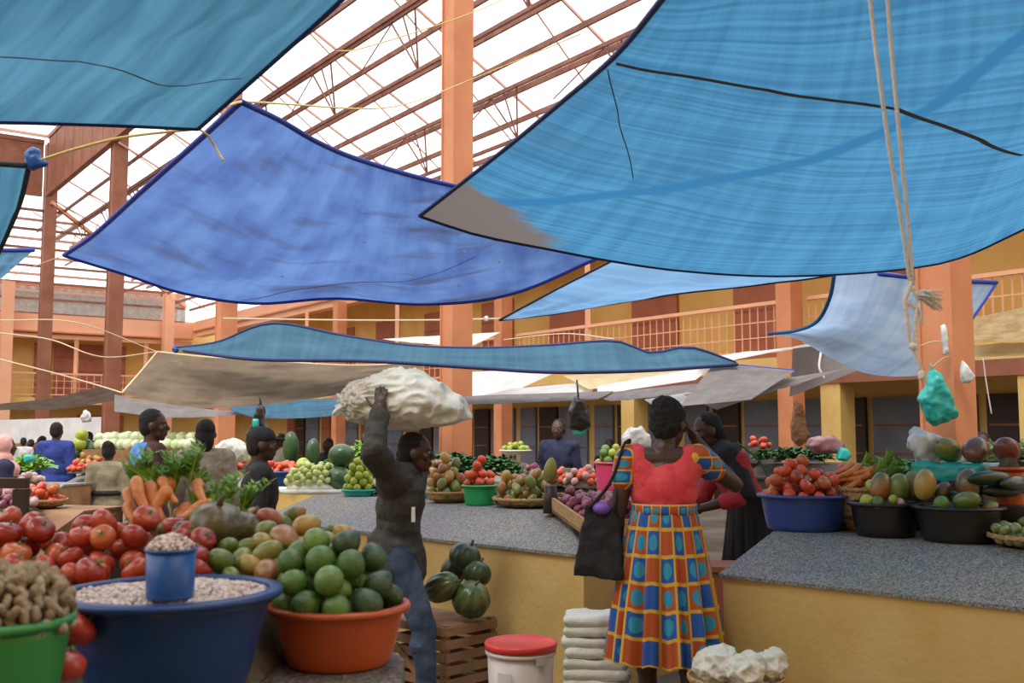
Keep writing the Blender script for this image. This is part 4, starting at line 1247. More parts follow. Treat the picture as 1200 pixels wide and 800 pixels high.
for i in range(12):
    a = random.uniform(-.35, .35)
    x = pc.x - .18 + .03 * (i % 4) * 1.6 + random.uniform(-.02, .02); y = pc.y - .05 + .045 * (i // 4); z = ZC + .27 + .03 * (i % 3) + .01 * (i // 4)
    o, ch, rr = PROTO['car' if i % 2 else 'car2']
    copy_tree(o, ch, (x + .12, y, z), (0, PI / 2 - .35 + random.uniform(-.15, .15), a + .15), 1.0, 'carrot from the bunch behind the middle black basin', 'carrots behind the black basin')
p = onR(1117, .17)
basin('plastic_basin', 'wide black basin of mangoes and avocados beside the wicker tray', p.x, p.y, ZC, .195, .165, M['p_black'], base=.85)
for key, dx, dy, dz, sc, rot, lab in (
    ('a3', -.12, -.10, .185, 1.0, None, 'bright green avocado at the rim of the wide black basin'),
    ('m4', -.14, .04, .265, 1.6, (.1, .15, 1), 'large amber mango at the back of the wide black basin'),
    ('m1', -.01, -.12, .20, 1.35, (1.3, .1, .7), 'green mango with pink cheek lying at the wide black basin rim'),
    ('m3', .05, -.02, .27, 1.6, (.2, .1, 2), 'dark wine mango rising above the wide black basin'),
    ('m3', -.04, .06, .24, 1.0, (.9, .1, 2), 'small dark mango behind the green one in the wide basin'),
    ('m2', .11, -.11, .17, .9, (1.2, .1, 2), 'flat brown mango low at the wide black basin rim'),
    ('a2', .02, .09, .2, 1.0, None, 'dark avocado hidden at the back of the wide black basin')):
    put(key, (p.x + dx, p.y + dy, ZC + dz), rot, sc, lab)
# teal wrapped box with big mangoes
pb_ = onR(1118, .62)
r_ = empty('wrapped_crate', (pb_.x, pb_.y, ZC), math.atan2(-UA.y, -UA.x), 'low crate wrapped in teal plastic behind the black basins', 'crate')
q = MB(); q.box((0, 0, .14), (.36, .30, .27)); o = q.build('crate_body', M['dark_wood'], r_)
q = MB(); q.box((0, 0, .30), (.37, .31, .12)); o = q.build('plastic_wrap', M['p_teal'], r_); finish(o, .014, 3, .016, 14)
for px, s_, key, t in ((1110, 1.85, 'm1', 'big green mango with red shoulder on the teal wrapped crate'), (1145, 1.85, 'm3', 'big wine dark mango in the middle above the teal crate'), (1178, 1.8, 'm3', 'big reddish dark mango above the small orange bucket')):
    c = P(px, 527, 5.45 - (px - 1110) * .004)
    put(key, c, (1.1, .2, 1.0 + px * .1), s_, t)
c = P(1182, 540, 5.15)
r_ = basin('small_bucket', 'small orange bucket carrying a dark mango', c.x, c.y, ZC, .075, .345, M['p_orange'], 'bucket', base=.8, lip=.012, core=.93)
c = P(1150, 548, 5.4)
# zucchini
for i, (px, py, rz) in enumerate(((1148, 571, .5), (1175, 574, .35), (1190, 566, .6), (1160, 560, .3))):
    c = P(px, py, 5.05 - i * .03)
    put('zuc', c, (0, PI / 2, rz), .95, 'dark zucchini lying across the crate behind the wide basin', 'dark zucchinis')
c = P(1168, 580, 5.12)
q = MB(); q.box((c.x, c.y, (ZC + 1.14) / 2), (.34, .16, 1.14 - ZC), -UA, VA); tag(q.build('wooden_crate', M['dark_wood']), 'dark crate under the zucchinis', 'crate')
p = onR(1215, .16)
basket('wicker_tray', 'flat wicker tray of small green eggplants at the counter edge', p.x, p.y, ZC, .23, .05)
basket_heap([('egg', 1)], p.x, p.y, ZC, .23, .05, .15, 80, 'small green eggplant in the flat wicker tray', 'small eggplants in the flat tray')
for i in range(7):
    c = P(1150 + 12 * i, 527 - (i % 3) * 5, 6.1 + .1 * (i % 2))
    put('lfp', (c.x, c.y, c.z - .05), (0, 0, i), .8, 'pale leafy greens behind the big mangoes by the pillar', 'pale greens by the pillar')
c = P(1185, 545, 6.15)
q = MB(); q.box((c.x, c.y, .66), (.7, .25, 1.32), -UA, VA); tag(q.build('stacked_crate', M['dark_wood']), 'tall dark stand under the pale greens', 'crate')
for i in range(5):
    c = P(1045 + 13 * i, 533, 5.75)
    put('lfg', (c.x, c.y, c.z - .09), (0, 0, i), .9, 'thin green stalks behind the loose carrots', 'thin greens behind the carrots')
c = P(1068, 545, 5.75)
q = MB(); q.box((c.x, c.y, (ZC + 1.26) / 2), (.34, .16, 1.26 - ZC), -UA, VA); tag(q.build('wooden_crate', M['wood']), 'wooden crate under the thin green stalks', 'crate')

# --- items on the middle counter
p = onM(526, .17)
basket('wicker_tray', 'round wicker tray of mangoes beside the sack carrier', p.x, p.y, ZC, .17, .075)
basket_heap([('m1', 2), ('m4', 2), ('m2', 1)], p.x, p.y, ZC, .17, .075, .24, 28, {'m1': 'green mango in the tray beside the sack carrier', 'm4': 'amber mango in the tray beside the sack carrier', 'm2': 'blushed mango in the tray beside the sack carrier'}, 'mangoes in the smaller tray')
p = onM(562, .13)
basin('plastic_bucket', 'small bright green basin heaped with tomatoes', p.x, p.y, ZC, .118, .14, M['p_green'], base=.85, lip=.012, core=.8)
basin_heap([('t5', 1)], p.x, p.y, ZC, .118, .14, .18, 22, 'scarlet tomato in the bright green basin', 'tomatoes in the green basin')
p = onM(617, .23)
basket('wicker_tray', 'wide shallow wicker tray of big mangoes beside the onion crate', p.x, p.y, ZC, .235, .06)
basket_heap([('m1', 2), ('m2', 2), ('m4', 1)], p.x, p.y, ZC, .235, .06, .27, 36, {'m1': 'green mango in the wide tray by the onions', 'm4': 'amber mango in the wide tray by the onions', 'm2': 'blushed mango in the wide tray by the onions'}, 'mangoes in the wide tray', gap=1.08)
c = P(645, 551, 6.7)
put('pap', c, (.15, .1, 0), .9, 'yellow green papaya standing upright beside the wide mango tray')
q = MB(); q.lathe([(.001, 0), (.05, 0), (.04, c.z - .1 - ZC), (.001, c.z - .1 - ZC)], 12, (c.x, c.y, ZC)); tag(q.build('wooden_block', M['dark_wood'], None, True), 'dark block behind the papaya', 'block')
# onion crate, tilted down the slope
c0 = P(655, 590, 6.75); c1 = P(702, 622, 5.95)
d = (c1 - c0); d.z = 0; dn2 = d.normalized(); sd = Vector((-dn2.y, dn2.x, 0)) 
cc = (c0 + c1) / 2 + sd * .0
r_ = empty('onion_crate', (0, 0, 0), 0, 'shallow wooden crate of red onions at the end of the counter', 'crate')
cen = P(700, 606, 6.45)
def ocr(a, b_, h): return cen + dn2 * a + sd * b_ + Vector((0, 0, h)) - Vector((0, 0, .015)) - Vector((0, 0, a * .12))
q = MB()
fl_ = [ocr(-.42, -.2, 0), ocr(.42, -.2, 0), ocr(.42, .22, 0), ocr(-.42, .22, 0)]
q.box(ocr(0, 0, .01), (.86, .44, .02), dn2 - Vector((0, 0, .12)), sd); q.build('crate_floor', M['wood'], r_)
for (a, b_, l, dd) in ((0, -.21, .88, 'l'), (0, .21, .88, 'l'), (-.43, 0, .44, 's'), (.43, 0, .44, 's')):
    q = MB()
    if dd == 'l': q.box(ocr(a, b_, .045), (l, .02, .09), dn2 - Vector((0, 0, .12)), sd)
    else: q.box(ocr(a, b_, .045), (.02, l, .09), dn2 - Vector((0, 0, .12)), sd)
    q.build('side_board', M['wicker'], r_)
def inC(x, y, r):
    v = Vector((x, y, 0)) - Vector((cen.x, cen.y, 0)); return abs(v.dot(dn2)) < .40 - r * .7 and abs(v.dot(sd)) < .19 - r * .7
cb = lambda x, y: cen.z - .02 - .12 * (Vector((x, y, 0)) - Vector((cen.x, cen.y, 0))).dot(dn2)
heap([('on', 5), ('onp', 0)], {'x': (cen.x - .5, cen.x + .5), 'y': (cen.y - .5, cen.y + .5), 'ok': inC}, cb, lambda x, y: cb(x, y) + .21 - 1.6 * ((Vector((x, y, 0)) - Vector((cen.x, cen.y, 0))).dot(sd)) ** 2, 110, 'red onion in the tilted wooden crate', 'red onions in the tilted crate')
for i in range(15):
    c = onM(448 + i * 17, .34 + .04 * (i % 2))
    put('lfd', (c.x, c.y, ZC + .01), (random.uniform(-.3, .3), random.uniform(-.3, .3), random.uniform(0, 6)), random.uniform(.75, 1.0), 'dark leafy greens lining the back of the mango counter', 'dark greens lining the mango counter')
# left part of the middle counter
p = onM(372, .25)
r_ = empty('produce_sack', (p.x, p.y, ZC), 0, 'white plastic sheet spread under pale green fruit by the capped vendor', 'sheet')
q = MB(); q.lathe([(.001, .05), (.2, .045), (.30, .02), (.33, .035), (.335, .0), (.001, 0)], 30, fn=lambda a, z: 1 + .05 * math.sin(a * 5)); o = q.build('sheet_cloth', M['sack_white'], r_, True); finish(o, None, 0, .012, 12)
def dome(cx, cy, R, z0, h): return lambda x, y: z0 + h * (1 - min(1, math.hypot(x - cx, y - cy) / R) ** 2)
heap([('pas', 1)], disc(p.x, p.y, .28), dome(p.x, p.y, .26, ZC + .05, .13), lambda x, y: dome(p.x, p.y, .28, ZC + .11, .17)(x, y), 100, 'pale green round fruit heaped on the white sheet', 'pale green fruit on the white sheet')
mound('fruit_heap_core', '', (p.x, p.y, ZC + .04), .25, .13, M['sack_white'], parent=None).parent = None
o = bpy.data.objects['fruit_heap_core']; o.name = 'folded_sheet'; tag(o, 'bunched white sheet beneath the pale green fruit', 'sheet')
p = onM(422, .18)
basin('plastic_tray', 'small teal tray of limes just behind the raised sleeve', p.x, p.y, ZC, .13, .05, M['p_teal'], 'tray', base=.9, lip=.01, core=.3)
basin_heap([('lime', 1)], p.x, p.y, ZC, .13, .05, .26, 34, 'yellow green lime in the teal tray', 'limes in the teal tray', core=.3, gap=.96)
m0 = onM(398, .34)
put('wm', (m0.x, m0.y, ZC + .118), (PI / 2, 0, .5), .95, 'dark watermelon under another, between pale fruit and limes')
put('wm', (m0.x + .02, m0.y + .02, ZC + .118 + .20), (PI / 2, .2, 1.2), .85, 'dark watermelon on top of another, between pale fruit and limes')
p = onM(333, .62)
basin('plastic_basin', 'blue basin of red tomatoes next to the capped vendor', p.x, p.y, ZC, .2, .14, M['p_cup'])
basin_heap([('t5', 1)], p.x, p.y, ZC, .2, .14, .2, 26, 'scarlet tomato in the basin next to the capped vendor', 'tomatoes next to the capped vendor')

# ================================================================== generic stalls behind
def table(px0, px1, D0, D1, z, label, m='yellow_wall', depth=.9, top='terrazzo', name='market_counter', drop=0):
    a = P(px0, 505, D0); b_ = P(px1, 505, D1); a.z = b_.z = 0
    ua = (b_ - a); L = ua.length; ua.normalize(); va = Vector((-ua.y, ua.x, 0))
    if va.y < 0: va = -va
    return counter(name, label, (a.x, a.y), ua, va, L, z - .12, z, .3, depth, m, top), a, ua, va, L

def clump(key, n, px0, px1, D, z, sp, label, group, sc=1.0, rows=2, hgt=.0, lean=None):
    for i in range(n):
        t = (i + .5) / n
        for j in range(rows):
            px = px0 + (px1 - px0) * t + random.uniform(-2, 2)
            d = D + j * sp
            k = (px - 600) / 1200
            hh = z + hgt * math.sin(PI * t) * (1 if j else .6) + random.uniform(0, .02)
            put(key, (k * d, d, hh), None if not key.startswith('lf') else (random.uniform(-.3, .3), random.uniform(-.3, .3), random.uniform(0, 6)), sc * random.uniform(.85, 1.15), label, group)

def heapbox(keys, px, D, z, R, peak, maxn, labels, group, core=.6, coretag='low mound of sacking', clabel=None, **k):
    c = P(px, 505, D)
    o = mound('produce_sack', '', (0, 0, 0), R * .95, peak * core, M['sacking'])
    o.location = (c.x, c.y, z); tag(o, clabel, 'sack')
    heap(keys, disc(c.x, c.y, R), dome(c.x, c.y, R * .95, z, peak * core), dome(c.x, c.y, R, z + .05, peak), maxn, labels, group, **k)

# row directly behind the middle counter
table(470, 740, 10.6, 9.0, 1.0, 'counter behind the mango trays, covered in greens and tomatoes')
clump('lfd', 9, 500, 560, 10.6, 1.05, .3, 'dark leafy greens behind the smaller mango tray', 'dark greens behind the mango tray', 1.0, 2, .12)
clump('lfd', 8, 566, 602, 9.9, 1.08, .25, 'glossy dark greens behind the green basin', 'dark greens behind the green basin', .9, 2, .1)
heapbox([('m3', 1), ('m2', 1)], 508, 9.9, 1.0, .22, .3, 20, {'m3': 'wine coloured mango behind the smaller tray', 'm2': 'reddish mango behind the smaller tray'}, 'mangoes behind the smaller tray', clabel='sacking mound under wine coloured mangoes')
heapbox([('t5', 1)], 664, 9.75, 1.0, .30, .26, 34, 'scarlet tomato in the heap before the dark shirted vendor', 'tomatoes before the dark shirted vendor', clabel='sacking mound under tomatoes before the vendor')
heapbox([('onp', 1), ('t5', 1)], 684, 9.3, 1.0, .2, .16, 24, {'onp': 'pale pink onion below the vendor tomatoes', 't5': 'tomato among the pale onions'}, 'onions below the vendor tomatoes', clabel='sacking mound under pale onions')
heapbox([('on', 1)], 612, 11.0, 1.0, .22, .28, 20, 'red onion behind the tall mangoes', 'red onions behind the mango tray', clabel='sacking mound under the far red onions')
clump('lfd', 7, 700, 745, 9.3, 1.0, .2, 'dark greens between the onions and the pink bucket', 'dark greens by the pink bucket', .8, 2, .05)
c = P(716, 548, 8.6)
basin('plastic_bucket', 'pink bucket of green peppers behind the woman', c.x, c.y, 1.0, .13, .24, M['p_pink'], 'bucket', base=.9, lip=.01)
basin_heap([('lime', 1), ('a3', 1)], c.x, c.y, 1.0, .13, .24, .14, 16, {'lime': 'yellow green fruit in the pink bucket', 'a3': 'green fruit in the pink bucket'}, 'fruit in the pink bucket')
table(700, 770, 8.7, 8.3, 1.0, 'short counter bearing the pink bucket', depth=.35)
clump('lfg', 5, 718, 760, 9.5, 1.12, .2, 'bright green leaves rising behind the pink bucket', 'bright leaves behind the pink bucket', .9, 1, .1)
o = bag('plastic_bag', 'clear bag of produce behind the woman in red', [(730, 512), (738, 502), (750, 500), (760, 510), (762, 525), (732, 525)], 10.2, .3, M['sheer'], .02); 
# tray with oranges + packet
p = P(604, 530, 11.4)
basin('plastic_tray', 'white tray of small yellow fruit among the dark greens', p.x, p.y, 1.24, .16, .05, M['sack_white'], 'tray', core=.3)
basin_heap([('lime', 1)], p.x, p.y, 1.24, .16, .05, .10, 16, 'yellow fruit on the white tray', 'yellow fruit on the white tray', core=.3)
# behind the right counter : black covered table with greens
table(868, 1010, 9.6, 8.6, 1.2, 'black draped stall table holding greens and the onion bag', 'dark', .7, 'dark', 'stall_table')
clump('lfd', 9, 890, 965, 9.4, 1.24, .25, 'dark bushy greens on the black draped table', 'greens on the black draped table', .75, 2, .03)
c = P(966, 522, 8.95)
o = bag('onion_bag', 'clear bag of red onions resting on the black table', [(948, 522), (950, 514), (960, 511), (972, 510), (984, 516), (988, 526), (980, 531), (956, 531)], 8.95, .3, M['sheer'], .008); o.data.materials[0] = mat('net_bag', (0.20, 0.07, 0.09), (0.34, 0.18, 0.20), 12, .4)
bag('plastic_wrap', 'teal plastic bunched beside the onion bag', [(984, 524), (992, 526), (998, 534), (990, 540), (980, 538)], 8.8, .12, M['p_teal'], .01, cat='bag')
heapbox([('t5', 1)], 890, 10.2, 1.3, .12, .12, 8, 'distant tomato behind the red sleeve', 'tomatoes behind the red sleeve', clabel='low sack behind the red sleeve')
table(872, 905, 10.4, 10.3, 1.3, 'narrow far stall behind the red sleeve', 'dark', .5, 'dark', 'stall_table')
# behind capped vendor : papayas, watermelons, far tables
table(262, 430, 11.5, 10.4, 1.0, 'counter of watermelons and papayas behind the capped vendor')
for px, py, D, key, sc, rot, t in ((341, 525, 10.9, 'wm', .95, (.1, 0, 0), 'upright dark green papaya shaped melon beside the mint bag'), (366, 531, 10.8, 'wm', .85, (0, .1, 0), 'second upright dark melon, by the blue spot'),
                              (355, 545, 10.5, 'wmg', .6, (0, .1, 0), 'small yellow green melon between two upright melons'), (430, 528, 11.0, 'lfg', 1.2, (0, 0, 0), 'bright green leaves beside the raised sleeve')):
    c = P(px, py, D)
    o = put(key, c, rot, sc, t)
    if key == 'wm': o.scale = (.75 * sc, .75 * sc, 1.35 * sc)
    zb = c.z - (.16 * sc if key != 'lfg' else 0)
    if zb > 1.0:
        q = MB(); q.lathe([(.001, 0), (.08, 0), (.08, zb - .98), (.001, zb - .98)], 14, (c.x, c.y, .99)); tag(q.build('upturned_bowl', M['p_black'], None, True), 'dark bowl beneath the ' + t[:40].rsplit(' ', 1)[0], 'bowl')
clump('lfd', 7, 385, 445, 11.2, 1.05, .3, 'dark greens far behind the limes', 'dark greens behind the limes', 1.1, 2, .1)
clump('lfg', 5, 405, 440, 10.9, 1.2, .3, 'bright leaves heaped behind the limes', 'bright leaves behind the limes', 1.0, 1, .1)
heapbox([('onp', 1), ('t5', .3)], 250, 10.8, 1.1, .35, .25, 40, {'onp': 'pale pink produce behind the plaid jacket', 't5': 'tomato behind the plaid jacket'}, 'produce behind the plaid jacket', clabel='sacking mound behind the plaid jacket')
o = bag('produce_sack', 'white and orange sack of produce behind the cap', [(255, 522), (268, 514), (282, 516), (292, 528), (290, 540), (258, 540)], 9.2, .3, M['sack_white'], .02, cat='sack')
# far left stalls
table(86, 238, 14.2, 12.6, 1.0, 'pale fronted counter of melons and cabbages beyond the blue coat', 'yellow_wall', .8)
for i, (px, py, sc) in enumerate(((88, 531, .9), (99, 533, .8), (93, 520, .85), (101, 522, .8), (96, 510, .75), (107, 527, .9))):
    c = P(px, py, 13.6 + .12 * (i % 2)); put('wmg' if i in (2, 4) else 'wm', c, None, sc * .9, 'green melon in the pyramid beside the blue coat', 'melons in the pyramid')
o = mound('produce_sack', '', (0, 0, 0), .32, .28, M['sacking']); c = P(96, 530, 13.9); o.location = (c.x, c.y, 1.0); tag(o, 'dark mound behind the melon pyramid', 'sack')
for i in range(26):
    px = 116 + (i % 13) * 9 + random.uniform(-2, 2); D = 13.6 - (px - 116) * .012 + (i // 13) * .5
    c = P(px, 521 - (i // 13) * 8, D); put('cab', c, None, random.uniform(.7, .95), 'pale cabbage in the long row by the far counter', 'pale cabbages in the long row')
o = MB(); a_ = P(112, 505, 14.0); b2 = P(235, 505, 12.6); mid = (a_ + b2) / 2
o.box((mid.x, mid.y, 1.13), ((b2 - a_).length, .7, .26), (b2 - a_).normalized(), Vector((0, 0, 1)).cross((b2 - a_).normalized())); tag(o.build('stacked_crate', M['wood']), 'long low crate under the cabbages', 'crate')
heapbox([('m4', 1), ('t2', 1)], 106, 12.9, 1.0, .22, .2, 24, {'m4': 'amber fruit heaped beside the blue coat', 't2': 'orange tomato heaped beside the blue coat'}, 'orange fruit beside the blue coat', clabel='sacking under the orange fruit by the blue coat')
table(80, 122, 12.6, 12.3, 1.0, 'white fronted stall end just right of the blue coat'.replace('just right of', 'next to'), 'sack_white', .2)
heapbox([('t5', 1)], 97, 12.45, 1.0, .17, .10, 16, 'pinkish tomato on the white fronted stall', 'tomatoes on the white fronted stall', clabel='sacking under tomatoes on the white fronted stall')
# cloths and items further left
table(-30, 52, 9.6, 9.4, 1.0, 'low stall behind the pink headscarf', 'wood', .4)
clump('lfg', 5, 28, 50, 10.3, 1.1, .3, 'fresh greens on the stall by the blue coat elbow', 'greens by the blue coat elbow', 1.0, 2, .06)
heapbox([('onp', 1)], 22, 9.7, 1.0, .25, .14, 20, 'pale fruit in the tray beside the pink headscarf', 'pale fruit beside the headscarf', clabel='sacking beside the pink headscarf')
bag('plastic_wrap', 'mint plastic sheet on the stall by the headscarf', [(28, 534), (40, 532), (42, 540), (30, 542)], 9.5, .1, M['p_teal'], .01, cat='bag')
# basket of tomatoes at left
table(-60, 66, 6.7, 6.5, .98, 'wooden stall of onions and a tomato basket behind the big tomatoes', 'wood', .42, 'wood')
c = P(50, 585, 7.0)
basket('wicker_tray', 'wicker tray of light tomatoes beside the dark wooden frame', c.x, c.y, .985, .155, .05)
basket_heap([('t2', 1), ('t5', 1)], c.x, c.y, .985, .155, .05, .12, 26, {'t2': 'orange tomato in the tray by the dark frame', 't5': 'scarlet tomato in the tray by the dark frame'}, 'tomatoes in the tray by the frame')
c = P(8, 585, 7.05)
basket('wicker_tray', 'wicker tray of orange fruit seen through the dark frame', c.x, c.y, .985, .155, .05)
basket_heap([('t2', 1)], c.x, c.y, .985, .155, .05, .08, 18, 'orange fruit in the tray seen through the frame', 'fruit seen through the frame')
heapbox([('on', 1), ('onp', 1)], 12, 6.7, .99, .2, .10, 26, {'on': 'red onion under the dark wooden frame', 'onp': 'pale onion under the dark wooden frame'}, 'onions under the dark frame', clabel='sacking beneath the framed onions')
# dark wooden frame
r_ = empty('wooden_chair', P(10, 600, 4.6) * 1, 0, 'back of a dark wooden chair at the frame edge near the tomatoes'.replace('at the frame edge ', ''), 'chair')
r_.location.z = 0
def cp(px, py, D=4.6): return P(px, py, D) - Vector(r_.location)
q = MB(); q.bar(cp(-70, 566), cp(32, 566), .05, .045); q.build('top_rail', M['dark_wood'], r_)
for px in (25, -62):
    q = MB(); t_ = cp(px, 573); q.bar(t_, Vector((t_.x, t_.y, 0)), .055, .05); q.build('leg', M['dark_wood'], r_)
q = MB(); q.box((cp(-18, 566).x, .22, .45), (.40, .42, .03)); q.build('seat', M['dark_wood'], r_)
for px in (25, -62):
    q = MB(); t_ = cp(px, 562); q.bar(Vector((t_.x, .4, .45)), Vector((t_.x, .4, 0)), .045, .045); q.build('leg', M['dark_wood'], r_)

# ================================================================== near stall
PF = PZ(474, 772, .90)
poly = [(-.20, 1.2), (PF.x + .03, 2.35), (PF.x, PF.y), (-.72, 3.75), (-2.6, 3.9), (-2.6, 1.2)]
r_ = empty('market_counter', (0, 0, 0), 0, 'terrazzo topped counter under the blue and orange basins', 'counter')
for nm, z0_, z1_, m_, ins in (('masonry_base', 0, .84, 'yellow_wall', .03), ('terrazzo_top', .84, .90, 'terrazzo_brown', 0)):
    cxy = Vector((-1.3, 2.5))
    pp = [Vector((x, y)) + (cxy - Vector((x, y))).normalized() * ins for x, y in poly]
    n = len(pp)
    q = MB(); q.add([(p_.x, p_.y, z0_) for p_ in pp] + [(p_.x, p_.y, z1_) for p_ in pp], [tuple(reversed(range(n))), tuple(range(n, 2 * n))] + [(i, (i + 1) % n, n + (i + 1) % n, n + i) for i in range(n)])
    q.build(nm, M[m_], r_)
ZF = .902
# blue basin of beans
bx = P(200, 692, 2.42)
basin('plastic_basin', 'big blue basin of speckled beans with a blue cup on top', bx.x, bx.y, ZF, .228, bx.z - ZF, M['p_blue'], base=.74, lip=.025, n=72, core=0)
RB = .228; HB = bx.z
def beans(name, c, R, zf, n, label, parent=None, m=None, sz=.0052):
    q = MB()
    nb = 0
    for i in range(n):
        a = random.uniform(0, 2 * PI); rr = R * math.sqrt(random.random())
        x = rr * math.cos(a); y = rr * math.sin(a); z = zf(x, y) + random.uniform(-.003, .003)
        R3 = Matrix.Rotation(random.uniform(0, 3), 3, 'Z') @ Matrix.Rotation(random.uniform(-.6, .6), 3, 'X')
        s_ = sz * random.uniform(.8, 1.2)
        q.ell((c[0] + x, c[1] + y, c[2] + z), (s_ * 1.5, s_, s_ * .85), 6, R3)
    # soil layer
    prof = [(R * t, zf(R * t, 0) - .006) for t in (0.001, .25, .5, .75, 1)]
    q.lathe(prof, 32, c, close=False)
    o = q.build(name, m or F['bean'], parent, True)
    return o
zfb = lambda x, y: -.006 + .022 * math.exp(-((x * x + y * y) / .012)) + .006 * mnoise.noise(Vector((x * 9, y * 9, 0)))
fb = mat('bean_floor', (0.3, 0.22, 0.17))
def beanmat():
    m, n, b, o = nt('speckled_beans')
    L = n.links.new
    g = n.nodes.new('ShaderNodeNewGeometry')
    r = n.nodes.new('ShaderNodeValToRGB')
    r.color_ramp.elements[0].color = (.24, .12, .10, 1); r.color_ramp.elements[0].position = 0
    r.color_ramp.elements[1].color = (.72, .64, .58, 1); r.color_ramp.elements[1].position = .8
    e = r.color_ramp.elements.new(.35); e.color = (.52, .38, .33, 1)
    L(g.outputs['Random Per Island'], r.inputs['Fac']); L(r.outputs['Color'], b.inputs['Base Color'])
    b.inputs['Roughness'].default_value = .45
    return m
F['beans'] = beanmat()
o = beans('dried_beans', (bx.x, bx.y, HB), RB - .012, zfb, 3600, '', None, F['beans'])
tag(o, 'speckled dried beans filling the big blue basin', 'beans', None, 'stuff')
# cup heaped with beans
cu = PZ(199, 703, HB)
r_ = empty('measuring_cup', (cu.x, cu.y, HB + .006), 0, 'bright blue plastic cup heaped with beans in the big basin', 'cup')
q = MB(); rc = .053; hc = .106
q.lathe([(.001, 0), (rc * .93, 0), (rc * .96, .004), (rc, hc), (rc - .003, hc), (rc * .93, .006), (.001, .006)], 40); q.build('cup_wall', M['p_cup'], r_, True)
q = MB(); q.lathe([(rc, hc - .006), (rc + .003, hc - .005), (rc + .003, hc), (rc - .001, hc + .001)], 40, close=False); q.build('cup_rim', M['p_cup'], r_, True)
o = beans('dried_beans', (cu.x, cu.y, HB + .006 + hc), rc - .004, lambda x, y: .030 * (1 - (x * x + y * y) / (rc * rc)) - .002, 420, '', None, F['beans'])
tag(o, 'little dome of beans heaped in the bright blue cup', 'beans', None, 'stuff')
# orange basin of avocados
ox = P(398, 706, 2.72)
basin('plastic_basin', 'orange basin heaped with green avocados at the counter corner', ox.x, ox.y, ZF, .168, .148, M['p_orange'], base=.78, lip=.014, n=64, core=.75)
RO = .168
def avok(x, y, r):
    return math.hypot(x - ox.x, y - ox.y) < RO - r * .8
def abase(a, b_):
    d = min(1, math.hypot(a - ox.x, b_ - ox.y) / (RO * .92)); return ZF + .148 * .74 + .148 * .45 * (1 - d * d)
def alim(a, b_):
    d = min(1.1, math.hypot(a - ox.x + .02, b_ - ox.y) / RO); return ZF + .148 + .03 + .165 * (1 - d ** 1.7) 
heap([('a1', 3), ('a2', 3), ('a3', 2)], {'x': (ox.x - RO, ox.x + RO), 'y': (ox.y - RO, ox.y + RO), 'ok': avok}, abase, alim, 60, {'a1': 'mid green avocado in the orange basin', 'a2': 'dark green pear shaped avocado in the orange basin', 'a3': 'pale green round avocado in the orange basin'}, 'avocados in the orange basin', gap=.97, rj=.1)
# green basin of groundnuts
gx = P(-8, 724, 1.92)
gz = gx.z
basin('plastic_basin', 'green basin of groundnuts in front of the tomatoes', gx.x, gx.y, ZF, .135, gz - ZF, M['p_green_d'], base=.7, lip=.006, n=64, core=.7)
GR = .135; gh = gz - ZF
def gbase(a, b_):
    d = min(1, math.hypot(a - gx.x, b_ - gx.y) / (GR * .95)); return gz - .02 + .095 * (1 - d * d)
o = mound('groundnut_core', '', (0, 0, 0), GR * .93, .09, F['nut']); o.location = (gx.x, gx.y, gz - .022); o.name = 'cloth_liner'; tag(o, 'brown cloth under the groundnuts', 'cloth')
heap([('nut', 1)], {'x': (gx.x - GR, gx.x + GR), 'y': (gx.y - GR, gx.y + GR), 'ok': lambda x, y, r: math.hypot(x - gx.x, y - gx.y) < GR + .0}, gbase, lambda x, y: gbase(x, y) + .055, 270, 'brown groundnut in the green basin', 'groundnuts in the green basin', rj=.25, cand=40, gap=1.0)
# tomato bank
def bankz(x, y):
    t = (y - 2.42) / .62
    return ZF + .03 + .20 * min(1, max(0, t)) * (1 - .12 * max(0, (x + .75)) * 3)
vs = []; fs = []
X0, X1, Y0, Y1 = -1.75, -.60, 2.36, 3.22
nx, ny = 20, 14
for j in range(ny + 1):
    for i in range(nx + 1):
        x = X0 + (X1 - X0) * i / nx; y = Y0 + (Y1 - Y0) * j / ny
        edge = min(i, nx - i, j * 2, (ny - j)) ; k = min(1, edge / 1.0)
        vs.append((x, y, (bankz(x, y) - .012) * k + (ZF + .002) * (1 - k)))
for j in range(ny):
    for i in range(nx):
        a = j * (nx + 1) + i; fs.append((a, a + 1, a + nx + 2, a + nx + 1))
o = mesh_obj('produce_sack', vs, fs, M['sacking'], None, True); tag(o, 'dark sacking bank under the large red tomatoes', 'sack')
def okT(x, y, r):
    if math.hypot(x - bx.x, y - bx.y) < .265 + r: return False
    if math.hypot(x - gx.x, y - gx.y) < .15 + r: return False
    return x / y * 1200 + 600 < 190 - r * 300 and (x / y * 1200 + 600 > -60)
heap([('t1', 4), ('t3', 3), ('t4', 2), ('t2', 2)], {'x': (-1.62, -.6), 'y': (2.2, 3.12), 'ok': okT}, lambda x, y: bankz(x, y) if y > 2.4 else ZF, lambda x, y: (bankz(x, y) if y > 2.4 else ZF) + .085 + .03 * (y > 2.9), 120,
     {'t1': 'ripe red tomato on the bank behind the bean basin', 't2': 'orange red tomato on the bank behind the bean basin', 't3': 'dark red lobed tomato on the bank behind the bean basin', 't4': 'long plum tomato on the bank behind the bean basin'}, 'large tomatoes behind the bean basin', rj=.12, cand=110, gap=.96)
# a dark tomato on the counter between basins
for px, py, D in ((76, 778, 2.05), (92, 735, 2.2)):
    c = P(px, py, D); put('t3', (c.x, c.y, max(c.z, ZF + .032)), None, 1.0, 'dark red tomato low between the green and blue basins' if py > 750 else 'dark red tomato above the low one between the two basins')
